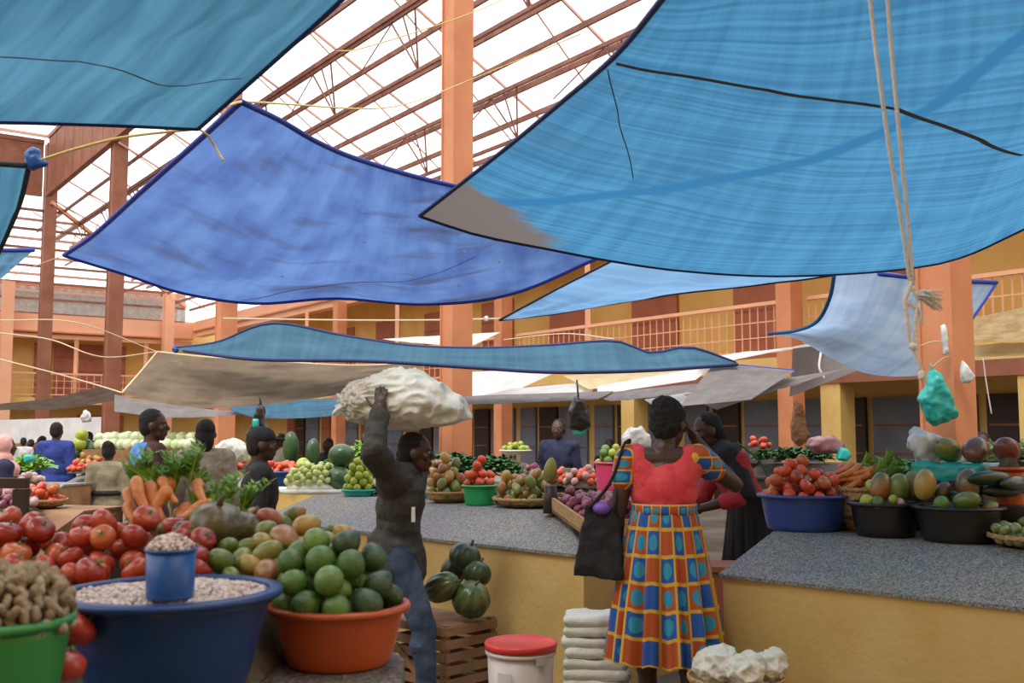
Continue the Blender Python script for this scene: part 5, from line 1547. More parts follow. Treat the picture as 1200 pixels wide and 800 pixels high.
# carrots with tops leaning on a crate
cc_ = P(225, 640, 3.32)
q = MB(); q.box((-1.02, 3.36, .90 + .15), (.52, .30, .30)); tag(q.build('wooden_crate', M['wood']), 'wooden crate under the bundled carrots', 'crate')
carr = [(160, 562, 172, 603), (176, 568, 186, 606), (190, 562, 205, 590), (201, 563, 172, 612), (199, 573, 165, 618), (222, 592, 196, 628), (150, 575, 158, 606), (232, 565, 238, 588), (243, 590, 210, 606), (262, 600, 230, 612), (182, 600, 205, 625), (208, 600, 232, 622), (150, 592, 164, 622), (250, 588, 215, 612)]
carr_label = 'orange carrot leaning in the leafy bundle beside the tomatoes'
for i, (x0, y0, x1, y1) in enumerate(carr):
    D = 3.22 + .03 * (i % 4)
    a = P(x0, y0, D + .04); b_ = P(x1, y1, D - .06)
    d = (b_ - a); L = d.length
    o, ch, rr = PROTO['car' if i in (1, 3, 5, 7, 8) else 'car2']
    rot = (-d).normalized().to_track_quat('Z', 'Y').to_euler()
    s_ = max(.75, min(1.15, L / .15))
    copy_tree(o, ch, a, rot, (s_ * 1.05, s_ * 1.05, s_), carr_label, 'carrots in the leafy bundle')
# loose carrot top greens
for i, (px, py, t_) in enumerate(((176, 560, -.3), (205, 566, .1), (222, 556, .3), (262, 592, .5), (282, 600, .6), (250, 600, .3), (195, 580, .0), (165, 572, -.2))):
    c = P(px, py, 3.36)
    q = MB()
    for k in range(10):
        a_ = random.uniform(0, 2 * PI)
        H_ = random.uniform(.05, .11); l_ = t_ + random.uniform(-.35, .35)
        p1 = Vector((math.sin(l_) * H_ * .5, math.cos(a_) * .02, H_ * .5)); p2 = Vector((math.sin(l_) * H_ * 1.1, math.cos(a_) * .05, H_ * .95))
        q.tube([(0, 0, -.03), p1, p2], [.004, .003, .001], 5)
        for e in range(8):
            u_ = .3 + .7 * e / 8; b0 = Vector((0, 0, -.03)).lerp(p1, min(1, u_ * 2)) if u_ < .5 else p1.lerp(p2, u_ * 2 - 1)
            for sg in (-1, 1):
                dd = Vector((sg * random.uniform(.012, .03), random.uniform(-.01, .01), random.uniform(.008, .025)))
                w_ = Vector((.002, .006, .003))
                q.add([b0, b0 + dd * .5 + w_, b0 + dd, b0 + dd * .5 - w_], [(0, 1, 2, 3)])
    o = q.build('carrot_greens', F['leaf'], None, False); o.location = c
    tag(o, 'feathery green carrot top sprouting from the bundle', 'greens', 'feathery carrot tops in the bundle')
# squash and mangoes behind basins
def setz(px, py, D): return P(px, py, D)
q = MB(); q.box((-.82, 3.18, .90 + .06), (.62, .46, .12)); tag(q.build('wooden_crate', M['wood']), 'low crate under the squash and mangoes', 'crate')
put('pkb', P(254, 616, 2.98), (.3, .1, .3), 1.0, 'dark mottled squash at the top behind the bean basin')
put('pkb', P(289, 622, 3.02), (.2, .4, 1.3), .8, 'second mottled squash, touching the larger dark one')
put('pkb', P(216, 622, 2.95), (.2, .4, 2.3), .42, 'small green gourd between carrots and dark squash')
put('pkb', P(196, 620, 3.0), (.2, .4, 2.3), .36, 'tiny green gourd next to the blue cup beans')
mg = [('m2', 316, 607, 3.02, .9), ('m2', 300, 605, 3.1, .8), ('m4', 359, 616, 2.98, 1.0), ('m2', 334, 631, 2.88, 1.25), ('m1', 312, 620, 2.92, .8), ('m1', 330, 612, 3.05, .8), ('m4', 308, 634, 2.85, .8),
      ('m1', 313, 647, 2.8, 1.0), ('m1', 292, 640, 2.85, .8), ('m4', 296, 662, 2.78, .9), ('m1', 258, 657, 2.76, 1.1), ('m1', 284, 655, 2.80, .9), ('m1', 266, 640, 2.85, .8), ('m2', 314, 669, 2.74, 1.0), ('m1', 272, 674, 2.72, .7),
      ('m1', 384, 632, 2.95, .8), ('m4', 404, 626, 2.98, .85), ('m1', 392, 622, 3.05, .7), ('m1', 236, 655, 2.74, .8), ('m2', 345, 602, 3.12, .8), ('m1', 335, 668, 2.78, 1.0)]
nm_ = {'m1': 'green', 'm2': 'red blushed', 'm4': 'amber green'}
for k, px, py, D, sc in mg:
    put(k, P(px, py, D), (random.uniform(.9, 1.6), random.uniform(-.5, .5), random.uniform(0, 6)), sc * .92, nm_[k] + ' mango in the heap between bean basin and avocados', 'mangoes in the heap by the bean basin')
# heap core beneath
o = MB(); o.lathe([(.001, .20), (.10, .18), (.2, .11), (.26, .02), (.26, 0), (.001, 0)], 30); o2 = o.build('produce_sack', M['sacking'], None, True); o2.location = (-.70, 2.98, 1.02 - .115); tag(o2, 'dark sacking mound beneath the mango heap', 'sack')
for k in range(12):
    px = 205 + 12 * k; c = P(px, 668 + (k % 2) * 8, 2.78)
for px, py, D in ((238, 632, 2.83), (228, 650, 2.72), (232, 668, 2.7), (222, 625, 2.92), (210, 632, 2.85), (205, 615, 3.0)):
    put('t3', P(px, py, D), None, .9, 'dark red tomato squeezed between the cup and the mangoes', 'tomatoes squeezed by the cup')

# ================================================================== things on the aisle floor
# pumpkin crate
def slat_crate(name, label, c, w, d, h, rz, rows=6):
    r = empty(name, c, rz, label, 'crate')
    for sx in (-1, 1):
        for sy in (-1, 1):
            q = MB(); q.box((sx * (w / 2 - .02), sy * (d / 2 - .02), h / 2), (.04, .04, h)); q.build('corner_post', M['wood'], r)
    for i in range(rows):
        z = (i + .5) * h / rows
        for s_, ax in ((-1, 'y'), (1, 'y'), (-1, 'x'), (1, 'x')):
            q = MB()
            hh = h / rows * .66
            if ax == 'y': q.box((0, s_ * (d / 2 + .008), z + random.uniform(-.004, .004)), (w, .015, hh))
            else: q.box((s_ * (w / 2 + .008), 0, z), (.015, d, hh))
            q.build('slat', M['wood'], r)
    q = MB(); q.bar((-w * .1, -d / 2 - .022, h * .65), (w * .42, -d / 2 - .022, .02), .012, .035); q.build('brace', M['wood'], r)
    q = MB(); q.box((0, 0, h - .02), (w - .02, d - .02, .02)); q.build('top_board', M['wood'], r)
    return r
rzc = math.atan2(-UA.y, -UA.x)
g0 = P(521, 505, 6.28); 
slat_crate('slatted_crate', 'slatted wooden crate standing beneath the pumpkins', (g0.x - .06, g0.y - .12, 0), .66, .40, .425, rzc)
for px, py, D, key, sc, rot, t in ((552, 702, 5.98, 'pk', 1.08, (.5, .1, .4), 'ribbed green pumpkin at the crate front nearest the bucket'.replace(' nearest', ' towards'), ), (518, 688, 6.0, 'pk', 1.02, (1.0, .8, .4), 'long olive pumpkin partly behind the jeans'),
                                   (559, 672, 6.12, 'pkd', .9, (.2, .3, 1), 'round dark pumpkin in the middle of the pile'), (545, 653, 6.2, 'pkd', 1.05, (.4, -.3, 2), 'topmost dark green pumpkin of the crate pile'),
                                   (532, 668, 6.25, 'pkd', .8, (.4, -.3, 2), 'dark pumpkin tucked behind the long olive one')):
    o = put(key, P(px, py, D), rot, sc, t)
    if 'long' in t: o.scale = (.82, .82, 1.3)
# buckets
bk = P(610, 505, 5.35); bk.z = 0
zt = P(610, 760, 5.2).z
r_ = empty('storage_bucket', (bk.x, bk.y, 0), .3, 'milky plastic bucket with a red lid against the yellow wall', 'bucket')
q = MB(); q.lathe([(.001, 0), (.15, 0), (.155, .01), (.172, zt - .01), (.165, zt - .01), (.001, zt - .02)], 48); q.build('pail', M['p_white'], r_, True)
q = MB(); q.lathe([(.172, zt - .055), (.181, zt - .052), (.182, zt - .035), (.173, zt - .032)], 48, close=False); q.build('collar', M['p_white'], r_, True)
q = MB(); q.lathe([(.176, zt - .028), (.184, zt - .026), (.186, zt + .0), (.180, zt + .008), (.172, zt + .004), (.160, zt - .004), (.001, zt - .002)], 48); q.build('lid', M['p_red'], r_, True)
def curved_label(a0, a1, z0, z1, R0, R1, m, nm):
    vs = []; n = 10
    for i in range(n + 1):
        a = a0 + (a1 - a0) * i / n
        vs += [Vector((R0 * math.cos(a), R0 * math.sin(a), z0)), Vector((R1 * math.cos(a), R1 * math.sin(a), z1))]
    q = MB(); q.add(vs, [(2 * i, 2 * i + 2, 2 * i + 3, 2 * i + 1) for i in range(n)]); return q.build(nm, m, r_, True)
curved_label(-1.45, -1.1, zt - .085, zt - .038, .178, .185, M['label'], 'collar_label')
curved_label(-2.6, -2.15, zt - .26, zt - .12, .1675, .1735, M['label'], 'paper_label')
# folded white sacks in a stack
base = P(695, 505, 5.35)
zs_ = P(695, 716, 5.35).z
nS = 11
for i in range(nS):
    th = zs_ / nS
    q = MB(); q.box((0, 0, th / 2), (.30 + random.uniform(-.01, .01), .24, th * .98))
    o = q.build('folded_sack', M['sack_white'], None, True)
    bm = bmesh.new(); bm.from_mesh(o.data); bmesh.ops.subdivide_edges(bm, edges=bm.edges[:], cuts=9, use_grid_fill=True); bm.to_mesh(o.data); bm.free()
    off = Vector((random.random() * 9, i * 3.3, 0))
    for v in o.data.vertices:
        e = Vector((v.co.x * 8, v.co.y * 8, v.co.z * 5)) + off
        v.co.z += (mnoise.noise(e) * .018 + mnoise.noise(e * 2.5) * .009)
        k = 1 - (abs(v.co.z - th / 2) / (th / 2)) ** 2
        v.co.x += (v.co.x > 0) * .014 * k - (v.co.x < 0) * .014 * k + mnoise.noise(e * 1.7) * .008
        v.co.y -= .012 * k + mnoise.noise(e * 1.9) * .006
    o.location = (base.x + .01 + random.uniform(-.008, .008), base.y, i * th * .985 + .003)
    o.rotation_euler = (0, 0, random.uniform(-.05, .05) - .1)
    tag(o, ['folded white sack %s of the stack beside the patterned skirt' % x for x in ('at the very bottom', 'second from the bottom', 'third from the bottom', 'fourth from the bottom', 'fifth from the bottom', 'in the middle', 'just above the middle', 'fourth from the top', 'third from the top', 'second from the top', 'on the very top')][i], 'sack')
    q = MB(); q.box((-.158, -.03, th / 2), (.006, .14, th * .5)); q.build('red_stripe', M['sack_pink'], o)
# basket with rags
c = P(862, 792, 4.62)
zb = P(862, 800, 4.6).z
r_ = basket('wicker_basket', 'wicker basket stuffed with crumpled white rags', c.x, c.y, 0, .205, zb + .02)
for i, (px, py, rx, t) in enumerate(((840, 780, .115, 'crumpled white rag bulging at the basket side by the skirt'), (873, 786, .10, 'crumpled white rag in the basket middle'), (901, 780, .09, 'twisted white rag at the basket side towards the counter'))):
    q = MB(); q.ell((0, 0, 0), (rx, rx * .9, rx * .8), 24); q.ell((.03, .01, .02), (rx * .7, rx * .7, rx * .7), 20)
    o = q.build('cloth_rag', M['sack_white'], None, True)
    finish(o, .007, 1, 0)
    for v in o.data.vertices:
        e = v.co * 16 + Vector((i * 7, 0, 0))
        f_ = abs(mnoise.noise(e)) * .034 + abs(mnoise.noise(e * 2.3)) * .012
        v.co -= v.co.normalized() * f_
    o.location = P(px, py, 4.6 - (i == 1) * .08)
    tag(o, t, 'rag')
# ================================================================== people
def cloth(name, c1, c2=None, rough=.85, scale=14):
    return mat(name, c1, c2 or tuple(min(1, x * 1.5 + .004) for x in c1), scale, rough, .25, 60)
CL = {
 'jacket': cloth('olive_grey_jacket', (.035, .033, .028), (.06, .056, .048)),
 'jeans': cloth('blue_jeans', (.02, .04, .085), (.075, .11, .18), scale=5),
 'coral': cloth('coral_knit', (.72, .05, .07), (.80, .085, .10)),
 'blue': cloth('royal_blue_coat', (.015, .035, .22), (.03, .06, .31)),
 'sky': cloth('sky_blue_collar', (.06, .22, .52), (.10, .30, .62)),
 'maroon': cloth('maroon_sweater', (.055, .018, .022), (.085, .03, .035)),
 'khaki': cloth('khaki_knit', (.22, .19, .12), (.30, .26, .17)),
 'black': cloth('black_cloth', (.010, .010, .012), (.018, .018, .021)),
 'beige': cloth('beige_plaid', (.26, .22, .16), (.38, .33, .25), scale=20),
 'navy': cloth('navy_cloth', (.012, .016, .05), (.025, .03, .09)),
 'red': cloth('crimson_shirt', (.34, .02, .03), (.45, .035, .045)),
 'pink': cloth('pink_scarf', (.72, .36, .34), (.82, .46, .43)),
 'brown': cloth('brown_cloth', (.07, .035, .02), (.11, .06, .035)),
 'white': cloth('white_cloth', (.5, .5, .52), (.65, .65, .67)),
 'green': cloth('green_cloth', (.03, .12, .07), (.05, .18, .10)),
 'shoe': cloth('dark_leather', (.02, .015, .012), (.03, .024, .02)),
}
def pattern_mat():
    m, n, b, o = nt('wax_print')
    L = n.links.new
    N = n.nodes.new
    tc = N('ShaderNodeTexCoord')
    br = N('ShaderNodeTexBrick'); br.offset = 0.0; br.squash = 1.0
    br.inputs['Scale'].default_value = 1.0
    br.inputs['Brick Width'].default_value = 1.0; br.inputs['Row Height'].default_value = 1.0
    br.inputs['Mortar Size'].default_value = .07; br.inputs['Mortar Smooth'].default_value = .1
    L(tc.outputs['UV'], br.inputs['Vector'])
    fl = N('ShaderNodeVectorMath'); fl.operation = 'FLOOR'; L(tc.outputs['UV'], fl.inputs[0])
    wn = N('ShaderNodeTexWhiteNoise'); wn.noise_dimensions = '3D'; L(fl.outputs[0], wn.inputs['Vector'])
    sp = N('ShaderNodeSeparateXYZ'); L(fl.outputs[0], sp.inputs[0])
    s1 = N('ShaderNodeMath'); s1.operation = 'ADD'; L(sp.outputs[0], s1.inputs[0]); L(sp.outputs[1], s1.inputs[1])
    s2 = N('ShaderNodeMath'); s2.operation = 'PINGPONG'; s2.inputs[1].default_value = 1.0; L(s1.outputs[0], s2.inputs[0])
    base = N('ShaderNodeMix'); base.data_type = 'RGBA'; L(s2.outputs[0], base.inputs[0])
    base.inputs[6].default_value = (.46, .085, .02, 1); base.inputs[7].default_value = (.02, .10, .42, 1)
    fr = N('ShaderNodeVectorMath'); fr.operation = 'FRACTION'; L(tc.outputs['UV'], fr.inputs[0])
    ds = N('ShaderNodeVectorMath'); ds.operation = 'DISTANCE'; ds.inputs[1].default_value = (.5, .5, 0); L(fr.outputs[0], ds.inputs[0])
    lt = N('ShaderNodeMath'); lt.operation = 'LESS_THAN'; lt.inputs[1].default_value = .30; L(ds.outputs['Value'], lt.inputs[0])
    g = N('ShaderNodeMath'); g.operation = 'GREATER_THAN'; g.inputs[1].default_value = .42; L(wn.outputs['Value'], g.inputs[0])
    ml = N('ShaderNodeMath'); ml.operation = 'MULTIPLY'; L(lt.outputs[0], ml.inputs[0]); L(g.outputs[0], ml.inputs[1])
    m2 = N('ShaderNodeMix'); m2.data_type = 'RGBA'; L(ml.outputs[0], m2.inputs[0]); L(base.outputs[2], m2.inputs[6]); m2.inputs[7].default_value = (.03, .30, .48, 1)
    m3 = N('ShaderNodeMix'); m3.data_type = 'RGBA'; L(br.outputs['Fac'], m3.inputs[0]); L(m2.outputs[2], m3.inputs[6]); m3.inputs[7].default_value = (.68, .40, .04, 1)
    L(m3.outputs[2], b.inputs['Base Color']); b.inputs['Roughness'].default_value = .8
    return m
CL['print'] = pattern_mat()

DEF = dict(pelvis=(0, 0, .93), waist=(0, 0, 1.07), chest=(0, .01, 1.26), nb=(0, 0, 1.43), head=(0, .02, 1.585),
           shR=(.17, 0, 1.39), elR=(.215, -.03, 1.12), wrR=(.22, .04, .88), shL=(-.17, 0, 1.39), elL=(-.215, -.03, 1.12), wrL=(-.22, .04, .88),
           hipR=(.09, 0, .91), knR=(.10, .02, .49), anR=(.10, -.02, .085), hipL=(-.09, 0, .91), knL=(-.10, .02, .49), anL=(-.10, -.02, .085))

class Human:
    def __init__(s, name, label, loc, rz, H=1.7, J=None, yaw=0, tilt=0, voxel=.010, female=False, abs_=False, hands=None, build=1.0, hand_n=10):
        s.s = H / 1.7; s.voxel = voxel; s.b = build
        s.J = {k: Vector(v) * s.s for k, v in DEF.items()}
        for k, v in (J or {}).items(): s.J[k] = Vector(v) * (1 if abs_ else s.s)
        s.root = empty(name, (loc[0], loc[1], 0), rz, label, 'person')
        s.Rh = Matrix.Rotation(yaw, 3, 'Z') @ Matrix.Rotation(tilt, 3, 'X')
        s.hands = hands or {}
        q = MB()
        s.torso(q, 0); s.neckhead(q)
        for sd in 'RL':
            s.arm(q, sd, 0, 1.0); s.hand(q, sd); s.leg(q, sd, 0, 1.0); s.foot(q, sd, 0)
        o = q.build('body', M['skin'], s.root)
        finish(o, voxel, 2)
        s.body = o
        e = MB(); p = MB()
        for sx in (-1, 1):
            c = s.J['head'] + s.Rh @ (Vector((sx * .031, .0775, .006)) * s.s)
            e.ell(c, .0108 * s.s, 10)
            p.ell(c + s.Rh @ Vector((0, .0052 * s.s, 0)), .0072 * s.s, 8)
        eo = e.build('eyes', M['eye'], s.root, True); p.build('pupils', M['hair'], eo, True)
    def torso(s, q, k, low=True):
        J = s.J; S = s.s; B = s.b
        up = (J['nb'] - J['pelvis']).normalized()
        R = Vector((0, 0, 1)).rotation_difference(up).to_matrix()
        if low: q.ell(J['pelvis'], ((.158 * B * S + k), (.115 * B * S + k), (.13 * S + k)), 20, R)
        q.ell(J['waist'], ((.132 * B * S + k), (.098 * B * S + k), (.15 * S + k)), 20, R)
        q.ell(J['chest'], ((.155 * S + k), (.108 * S + k), (.18 * S + k)), 20, R)
        q.cap(J['pelvis'], J['waist'], .105 * S * B + k, .098 * S * B + k, 14)
        q.cap(J['waist'], J['chest'], .098 * S * B + k, .10 * S + k, 14)
        for sd in 'RL':
            q.cap(J['chest'].lerp(J['nb'], .75), J['sh' + sd], .070 * S + k, .056 * S + k, 12)
            q.cap(J['chest'] + (J['sh' + sd] - J['chest']) * .45, J['sh' + sd], .08 * S + k, .055 * S + k, 12)
        q.cap(J['chest'].lerp(J['nb'], .6), J['nb'], .075 * S + k, .058 * S + k * .7, 12)
    def neckhead(s, q):
        J = s.J; S = s.s; h = J['head']; R = s.Rh
        q.cap(J['nb'] - Vector((0, 0, .02)), h + R @ Vector((0, -.02 * S, -.05 * S)), .052 * S, .05 * S, 12)
        q.ell(h + R @ Vector((0, -.008, .022)) * 1 if False else h + R @ (Vector((0, -.008, .022)) * S), (.076 * S, .094 * S, .098 * S), 24, R)
        q.ell(h + R @ (Vector((0, .022, -.050)) * S), (.055 * S, .066 * S, .062 * S), 20, R)
        q.ell(h + R @ (Vector((0, .062, -.092)) * S), (.024 * S, .02 * S, .018 * S), 12, R)
        q.cap(h + R @ (Vector((0, .088, .010)) * S), h + R @ (Vector((0, .104, -.022)) * S), .008 * S, .014 * S, 10)
        q.ell(h + R @ (Vector((0, .094, -.027)) * S), (.021 * S, .012 * S, .009 * S), 10, R)
        q.ell(h + R @ (Vector((0, .084, -.052)) * S), (.026 * S, .014 * S, .008 * S), 10, R)
        q.ell(h + R @ (Vector((0, .082, -.066)) * S), (.023 * S, .014 * S, .009 * S), 10, R)
        q.cap(h + R @ (Vector((-.04, .078, .026)) * S), h + R @ (Vector((.04, .078, .026)) * S), .012 * S, .012 * S, 10)
        for sx in (-1, 1):
            q.ell(h + R @ (Vector((sx * .078, -.008, -.008)) * S), (.010 * S, .019 * S, .030 * S), 10, R)
            q.ell(h + R @ (Vector((sx * .045, .062, -.018)) * S), (.022 * S, .02 * S, .022 * S), 10, R)
    def arm(s, q, sd, k, f=1.0, wr=.028):
        J = s.J; S = s.s
        a, e, w_ = J['sh' + sd], J['el' + sd], J['wr' + sd]
        if f <= .5:
            q.cap(a, a.lerp(e, f * 2), .055 * S + k, .047 * S + k, 14); return
        q.cap(a, e, .053 * S + k, .040 * S + k, 14)
        q.cap(e, e.lerp(w_, (f - .5) * 2), .040 * S + k, (wr * S if f > .9 else .034 * S) + k, 14)
        m_ = e.lerp(w_, .25); q.ell(m_, (.041 * S + k,) * 3, 12) if f > .7 else None
    def leg(s, q, sd, k, f=1.0):
        J = s.J; S = s.s
        a, e, w_ = J['hip' + sd], J['kn' + sd], J['an' + sd]
        q.cap(a, e, .088 * S + k, .056 * S + k, 16)
        q.cap(e, e.lerp(w_, f), .054 * S + k, (.038 * S if f > .9 else .05 * S) + k, 16)
        q.ell(e.lerp(w_, .28) + Vector((0, -.015, 0)), ((.054 * S + k),) * 3, 12)
    def foot(s, q, sd, k):
        a = s.J['an' + sd]; S = s.s
        pit = 0 if a.z < .13 else -.5
        d = Vector((0, math.cos(pit), math.sin(pit)))
        q.cap(a + Vector((0, -.025, -.035)) * S, a + (d * .15 + Vector((0, 0, -.048))) * S, .040 * S + k, .030 * S + k, 12)
        q.cap(a, a + Vector((0, -.02, -.03)) * S, .038 * S + k, .04 * S + k, 10)
    def hand(s, q, sd):
        S = s.s; w_ = s.J['wr' + sd]; e = s.J['el' + sd]
        h = s.hands.get(sd, {})
        d = Vector(h.get('dir', (w_ - e))).normalized()
        n = Vector(h.get('n', (-1 if sd == 'R' else 1, 0, 0)))      # palm normal
        n = (n - d * n.dot(d)).normalized()
        sdv = d.cross(n).normalized() * (1 if sd == 'R' else -1)    # towards thumb
        curl = h.get('curl', .45)
        R = Matrix((sdv, d, n)).transposed()
        pc = w_ + d * .045 * S
        q.ell(pc, (.040 * S, .052 * S, .017 * S), 14, R)
        q.cap(w_ - d * .02, w_ + d * .03, .028 * S, .026 * S, 12)
        for i, (off, L_) in enumerate(((.028, .078), (.010, .088), (-.009, .082), (-.027, .066))):
            p = w_ + d * .082 * S + sdv * off * S
            dd = (d + sdv * off * 3.0).normalized(); r = .0092 * S
            for j, fr in enumerate((.45, .32, .23)):
                ang = curl * (.5 + .6 * j)
                dd = (dd * math.cos(ang) + n * math.sin(ang)).normalized()
                p2 = p + dd * L_ * fr * S
                q.cap(p, p2, r, r * .9, 8); p = p2; r *= .9
        p = w_ + d * .025 * S + sdv * .028 * S; dd = (d * .6 + sdv * .8 + n * .25).normalized(); r = .012 * S
        for j, L_ in enumerate((.04, .032, .024)):
            p2 = p + dd * L_ * S; q.cap(p, p2, r, r * .88, 8); p = p2; r *= .88
            dd = (dd + d * .35 + n * curl * .5).normalized()
    def wear(s, name, m, fn, voxel=None, disp=.006, freq=11, sm=2, label=None):
        q = MB(); fn(q); o = q.build(name, m, s.root); finish(o, voxel or s.voxel, sm, disp, freq)
        if label: o['label'] = label
        return o
    def top(s, m, sleeve=1.0, name='jacket', k=.018, hem=None, disp=.007, label=None, voxel=None):
        def f(q):
            s.torso(q, k, low=True)
            for sd in 'RL': s.arm(q, sd, k * .9, sleeve * .97)
            if hem: q.cap(s.J['pelvis'], s.J['pelvis'] - Vector((0, 0, hem)), .14 * s.s + k, .15 * s.s + k, 18)
        return s.wear(name, m, f, voxel, disp, label=label)
    def trousers(s, m, name='trousers', k=.016, label=None):
        def f(q):
            q.ell(s.J['pelvis'] - Vector((0, 0, .02)), ((.158 * s.b * s.s + k), (.118 * s.b * s.s + k), (.12 * s.s + k)), 20)
            for sd in 'RL': s.leg(q, sd, k, .95)
        return s.wear(name, m, f, None, .007, label=label)
    def shoes(s, m):
        for sd in 'RL':
            q = MB(); s.foot(q, sd, .008); o = q.build('shoe', m, s.root); finish(o, .012, 1)
    def hair(s, kind='short', m=None, big=1.0):
        m = m or M['hair']; S = s.s; h = s.J['head']; R = s.Rh
        def f(q):
            q.ell(h + R @ (Vector((0, -.020, .040)) * S), (.079 * S * big, .090 * S * big, .088 * S * big), 24, R)
            q.ell(h + R @ (Vector((0, -.045, .0)) * S), (.074 * S * big, .062 * S * big, .085 * S * big), 20, R)
            if kind == 'bun': q.ell(h + R @ (Vector((0, -.055, .085)) * S), (.065 * S, .06 * S, .055 * S), 16, R)
            if kind == 'long': 
                q.ell(h + R @ (Vector((0, -.07, -.05)) * S), (.075 * S, .05 * S, .10 * S), 16, R)
            if kind == 'scarf':
                q.ell(h + R @ (Vector((0, -.02, .02)) * S), (.092 * S, .10 * S, .11 * S), 20, R)
                q.ell(h + R @ (Vector((0, -.02, -.11)) * S), (.10 * S, .10 * S, .08 * S), 20, R)
        o = s.wear({'scarf': 'headscarf'}.get(kind, 'hair'), m, f, max(.007, s.voxel), .004 if kind != 'bun' else .008, 40, 1)
        return o
    def cap_(s, m):
        S = s.s; h = s.J['head']; R = s.Rh
        def f(q):
            q.ell(h + R @ (Vector((0, -.008, .055)) * S), (.085 * S, .10 * S, .075 * S), 24, R)
            q.cap(h + R @ (Vector((0, .08, .045)) * S), h + R @ (Vector((0, .14, .03)) * S), .012, .01, 10)
            q.ell(h + R @ (Vector((0, .11, .04)) * S), (.065 * S, .05 * S, .012 * S), 16, R)
        return s.wear('cap', m, f, .009, 0)

# ---- man carrying the sack
mw = Vector((-.635, 5.8, 0))
hm = Human('person', 'person in a grey olive jacket and jeans striding with a white sack on the head', mw, -PI / 2, 1.62,
           dict(pelvis=(0, -.02, .84), waist=(0, 0, .96), chest=(0, .015, 1.12), nb=(0, .04, 1.27), head=(0, .095, 1.375),
                shR=(.165, -.02, 1.245), elR=(.345, -.10, 1.40), wrR=(.215, -.085, 1.60), shL=(-.165, .06, 1.25), elL=(-.20, -.02, 1.0), wrL=(-.17, -.06, .78),
                hipR=(.085, .0, .82), knR=(.10, .15, .44), anR=(.09, .17, .085), hipL=(-.085, -.02, .82), knL=(-.10, -.08, .43), anL=(-.09, -.36, .20)),
           abs_=True, voxel=.0055, hands={'R': dict(dir=(-.12, .02, 1), n=(-1, .1, 0), curl=.35)}, build=.95)
hm.top(CL['jacket'], 1.0, 'jacket', .036, hem=.12, disp=.012, label='grey olive jacket with faint creases')
hm.trousers(CL['jeans'], 'jeans', .018)
hm.shoes(CL['shoe']); hm.hair('short')
q = MB(); q.box((.188, .10, 1.05), (.012, .02, .08)); q.build('badge', M['sack_white'], hm.root)
# the sack
q = MB()
q.ell((0, 0, 0), (.33, .21, .155), 32)
q.ell((-.24, 0, -.015), (.14, .15, .12), 20); q.ell((.24, 0, -.03), (.17, .14, .10), 20); q.ell((.0, 0, .05), (.22, .17, .13), 20)
q.cap((.30, 0, -.05), (.40, 0, -.06), .07, .028, 12)
for a in range(7):
    q.cap((-.30, -.05 + .018 * a, -.03), (-.40 + .01 * (a % 3), -.10 + .035 * a, -.09 + .035 * (a % 4)), .03, .014, 8)
o = q.build('carried_sack', M['sack_white'], None)
finish(o, .010, 3)
for v in o.data.vertices:
    e = Vector((v.co.x * 3.0, v.co.y * 6, v.co.z * 6))
    rd = Vector((v.co.x + .35, v.co.y, v.co.z)).normalized()
    f_ = abs(mnoise.noise(Vector((rd.x * 3.5, rd.y * 8, rd.z * 8)))) * .05 + abs(mnoise.noise(e * 1.7)) * .016
    v.co -= Vector((v.co.x * .2, v.co.y, v.co.z)).normalized() * f_
sk = P(472, 476, 5.8); o.location = (sk.x, sk.y, 1.51 + .158)
o.rotation_euler = (0, .06, 0); o.scale = (.96, 1, 1.14)
tag(o, 'bulging white woven sack balanced on the walking person', 'sack')
q = MB(); q.tube([Vector((-.26, -.09, .06)), Vector((-.255, -.13, 0)), Vector((-.26, -.10, -.08))], .004, 6); q.build('tie_string', M['rope'], o)

# ---- woman in red
wl = P(777, 505, 5.0)
hw = Human('person', 'person in a coral red top and bright printed skirt, seen from behind', (wl.x, wl.y), -.18, 1.66,
           dict(elR=(.345, .16, 1.235), wrR=(.155, .13, 1.455), shR=(.165, .01, 1.37), shL=(-.165, -.01, 1.37), elL=(-.225, -.02, 1.10), wrL=(-.235, .10, .90),
                head=(.03, .035, 1.535), nb=(0, 0, 1.405), anL=(-.08, .02, .085), anR=(.12, -.22, .16), knR=(.11, .0, .46)),
           abs_=True, voxel=.0055, yaw=-.5, tilt=-.05, hands={'R': dict(dir=(-.45, -.1, .75), n=(-.8, -.3, -.5), curl=.4)}, build=1.05)
def redtop(q):
    J = hw.J; k = .012
    q.ell(J['waist'], (.139 * hw.s * 1.05, .107, .15), 20)
    q.ell(J['chest'] - Vector((0, 0, .01)), (.166, .120, .165), 24)
    q.cap(J['waist'] - Vector((0, 0, .06)), J['chest'], .118, .112, 16)
    for sd in 'RL':
        q.cap(J['chest'] + (J['sh' + sd] - J['chest']) * .5, J['sh' + sd] - Vector((0, 0, .012)), .085, .062, 14)
        sx_ = 1 if sd == 'R' else -1
        q.cap(J['chest'] + Vector((.075 * sx_, -.01, .04)), J['sh' + sd] - Vector((.035 * sx_, 0, -.005)), .095, .066, 16)
        q.cap(J['chest'] + Vector((.08 if sd == 'R' else -.08, .03, 0)), J['chest'] + Vector((.08 if sd == 'R' else -.08, .05, -.04)), .075, .07, 14)
hw.wear('blouse', CL['coral'], redtop, .008, .004, 12)
for sd in 'RL':
    def slv(q):
        J = hw.J; a = J['sh' + sd]; e = J['el' + sd]
        q.cap(a, a.lerp(e, .38), .072, .066, 16)
    o = hw.wear('sleeve', CL['print'], slv, .010, .004, 20)
    me = o.data; l = me.uv_layers.new(name='UVMap')
    for lp in me.loops:
        c = me.vertices[lp.vertex_index].co; l.data[lp.index].uv = (c.y * 16 + c.x * 6, c.z * 16)
hw.hair('bun', big=1.08)
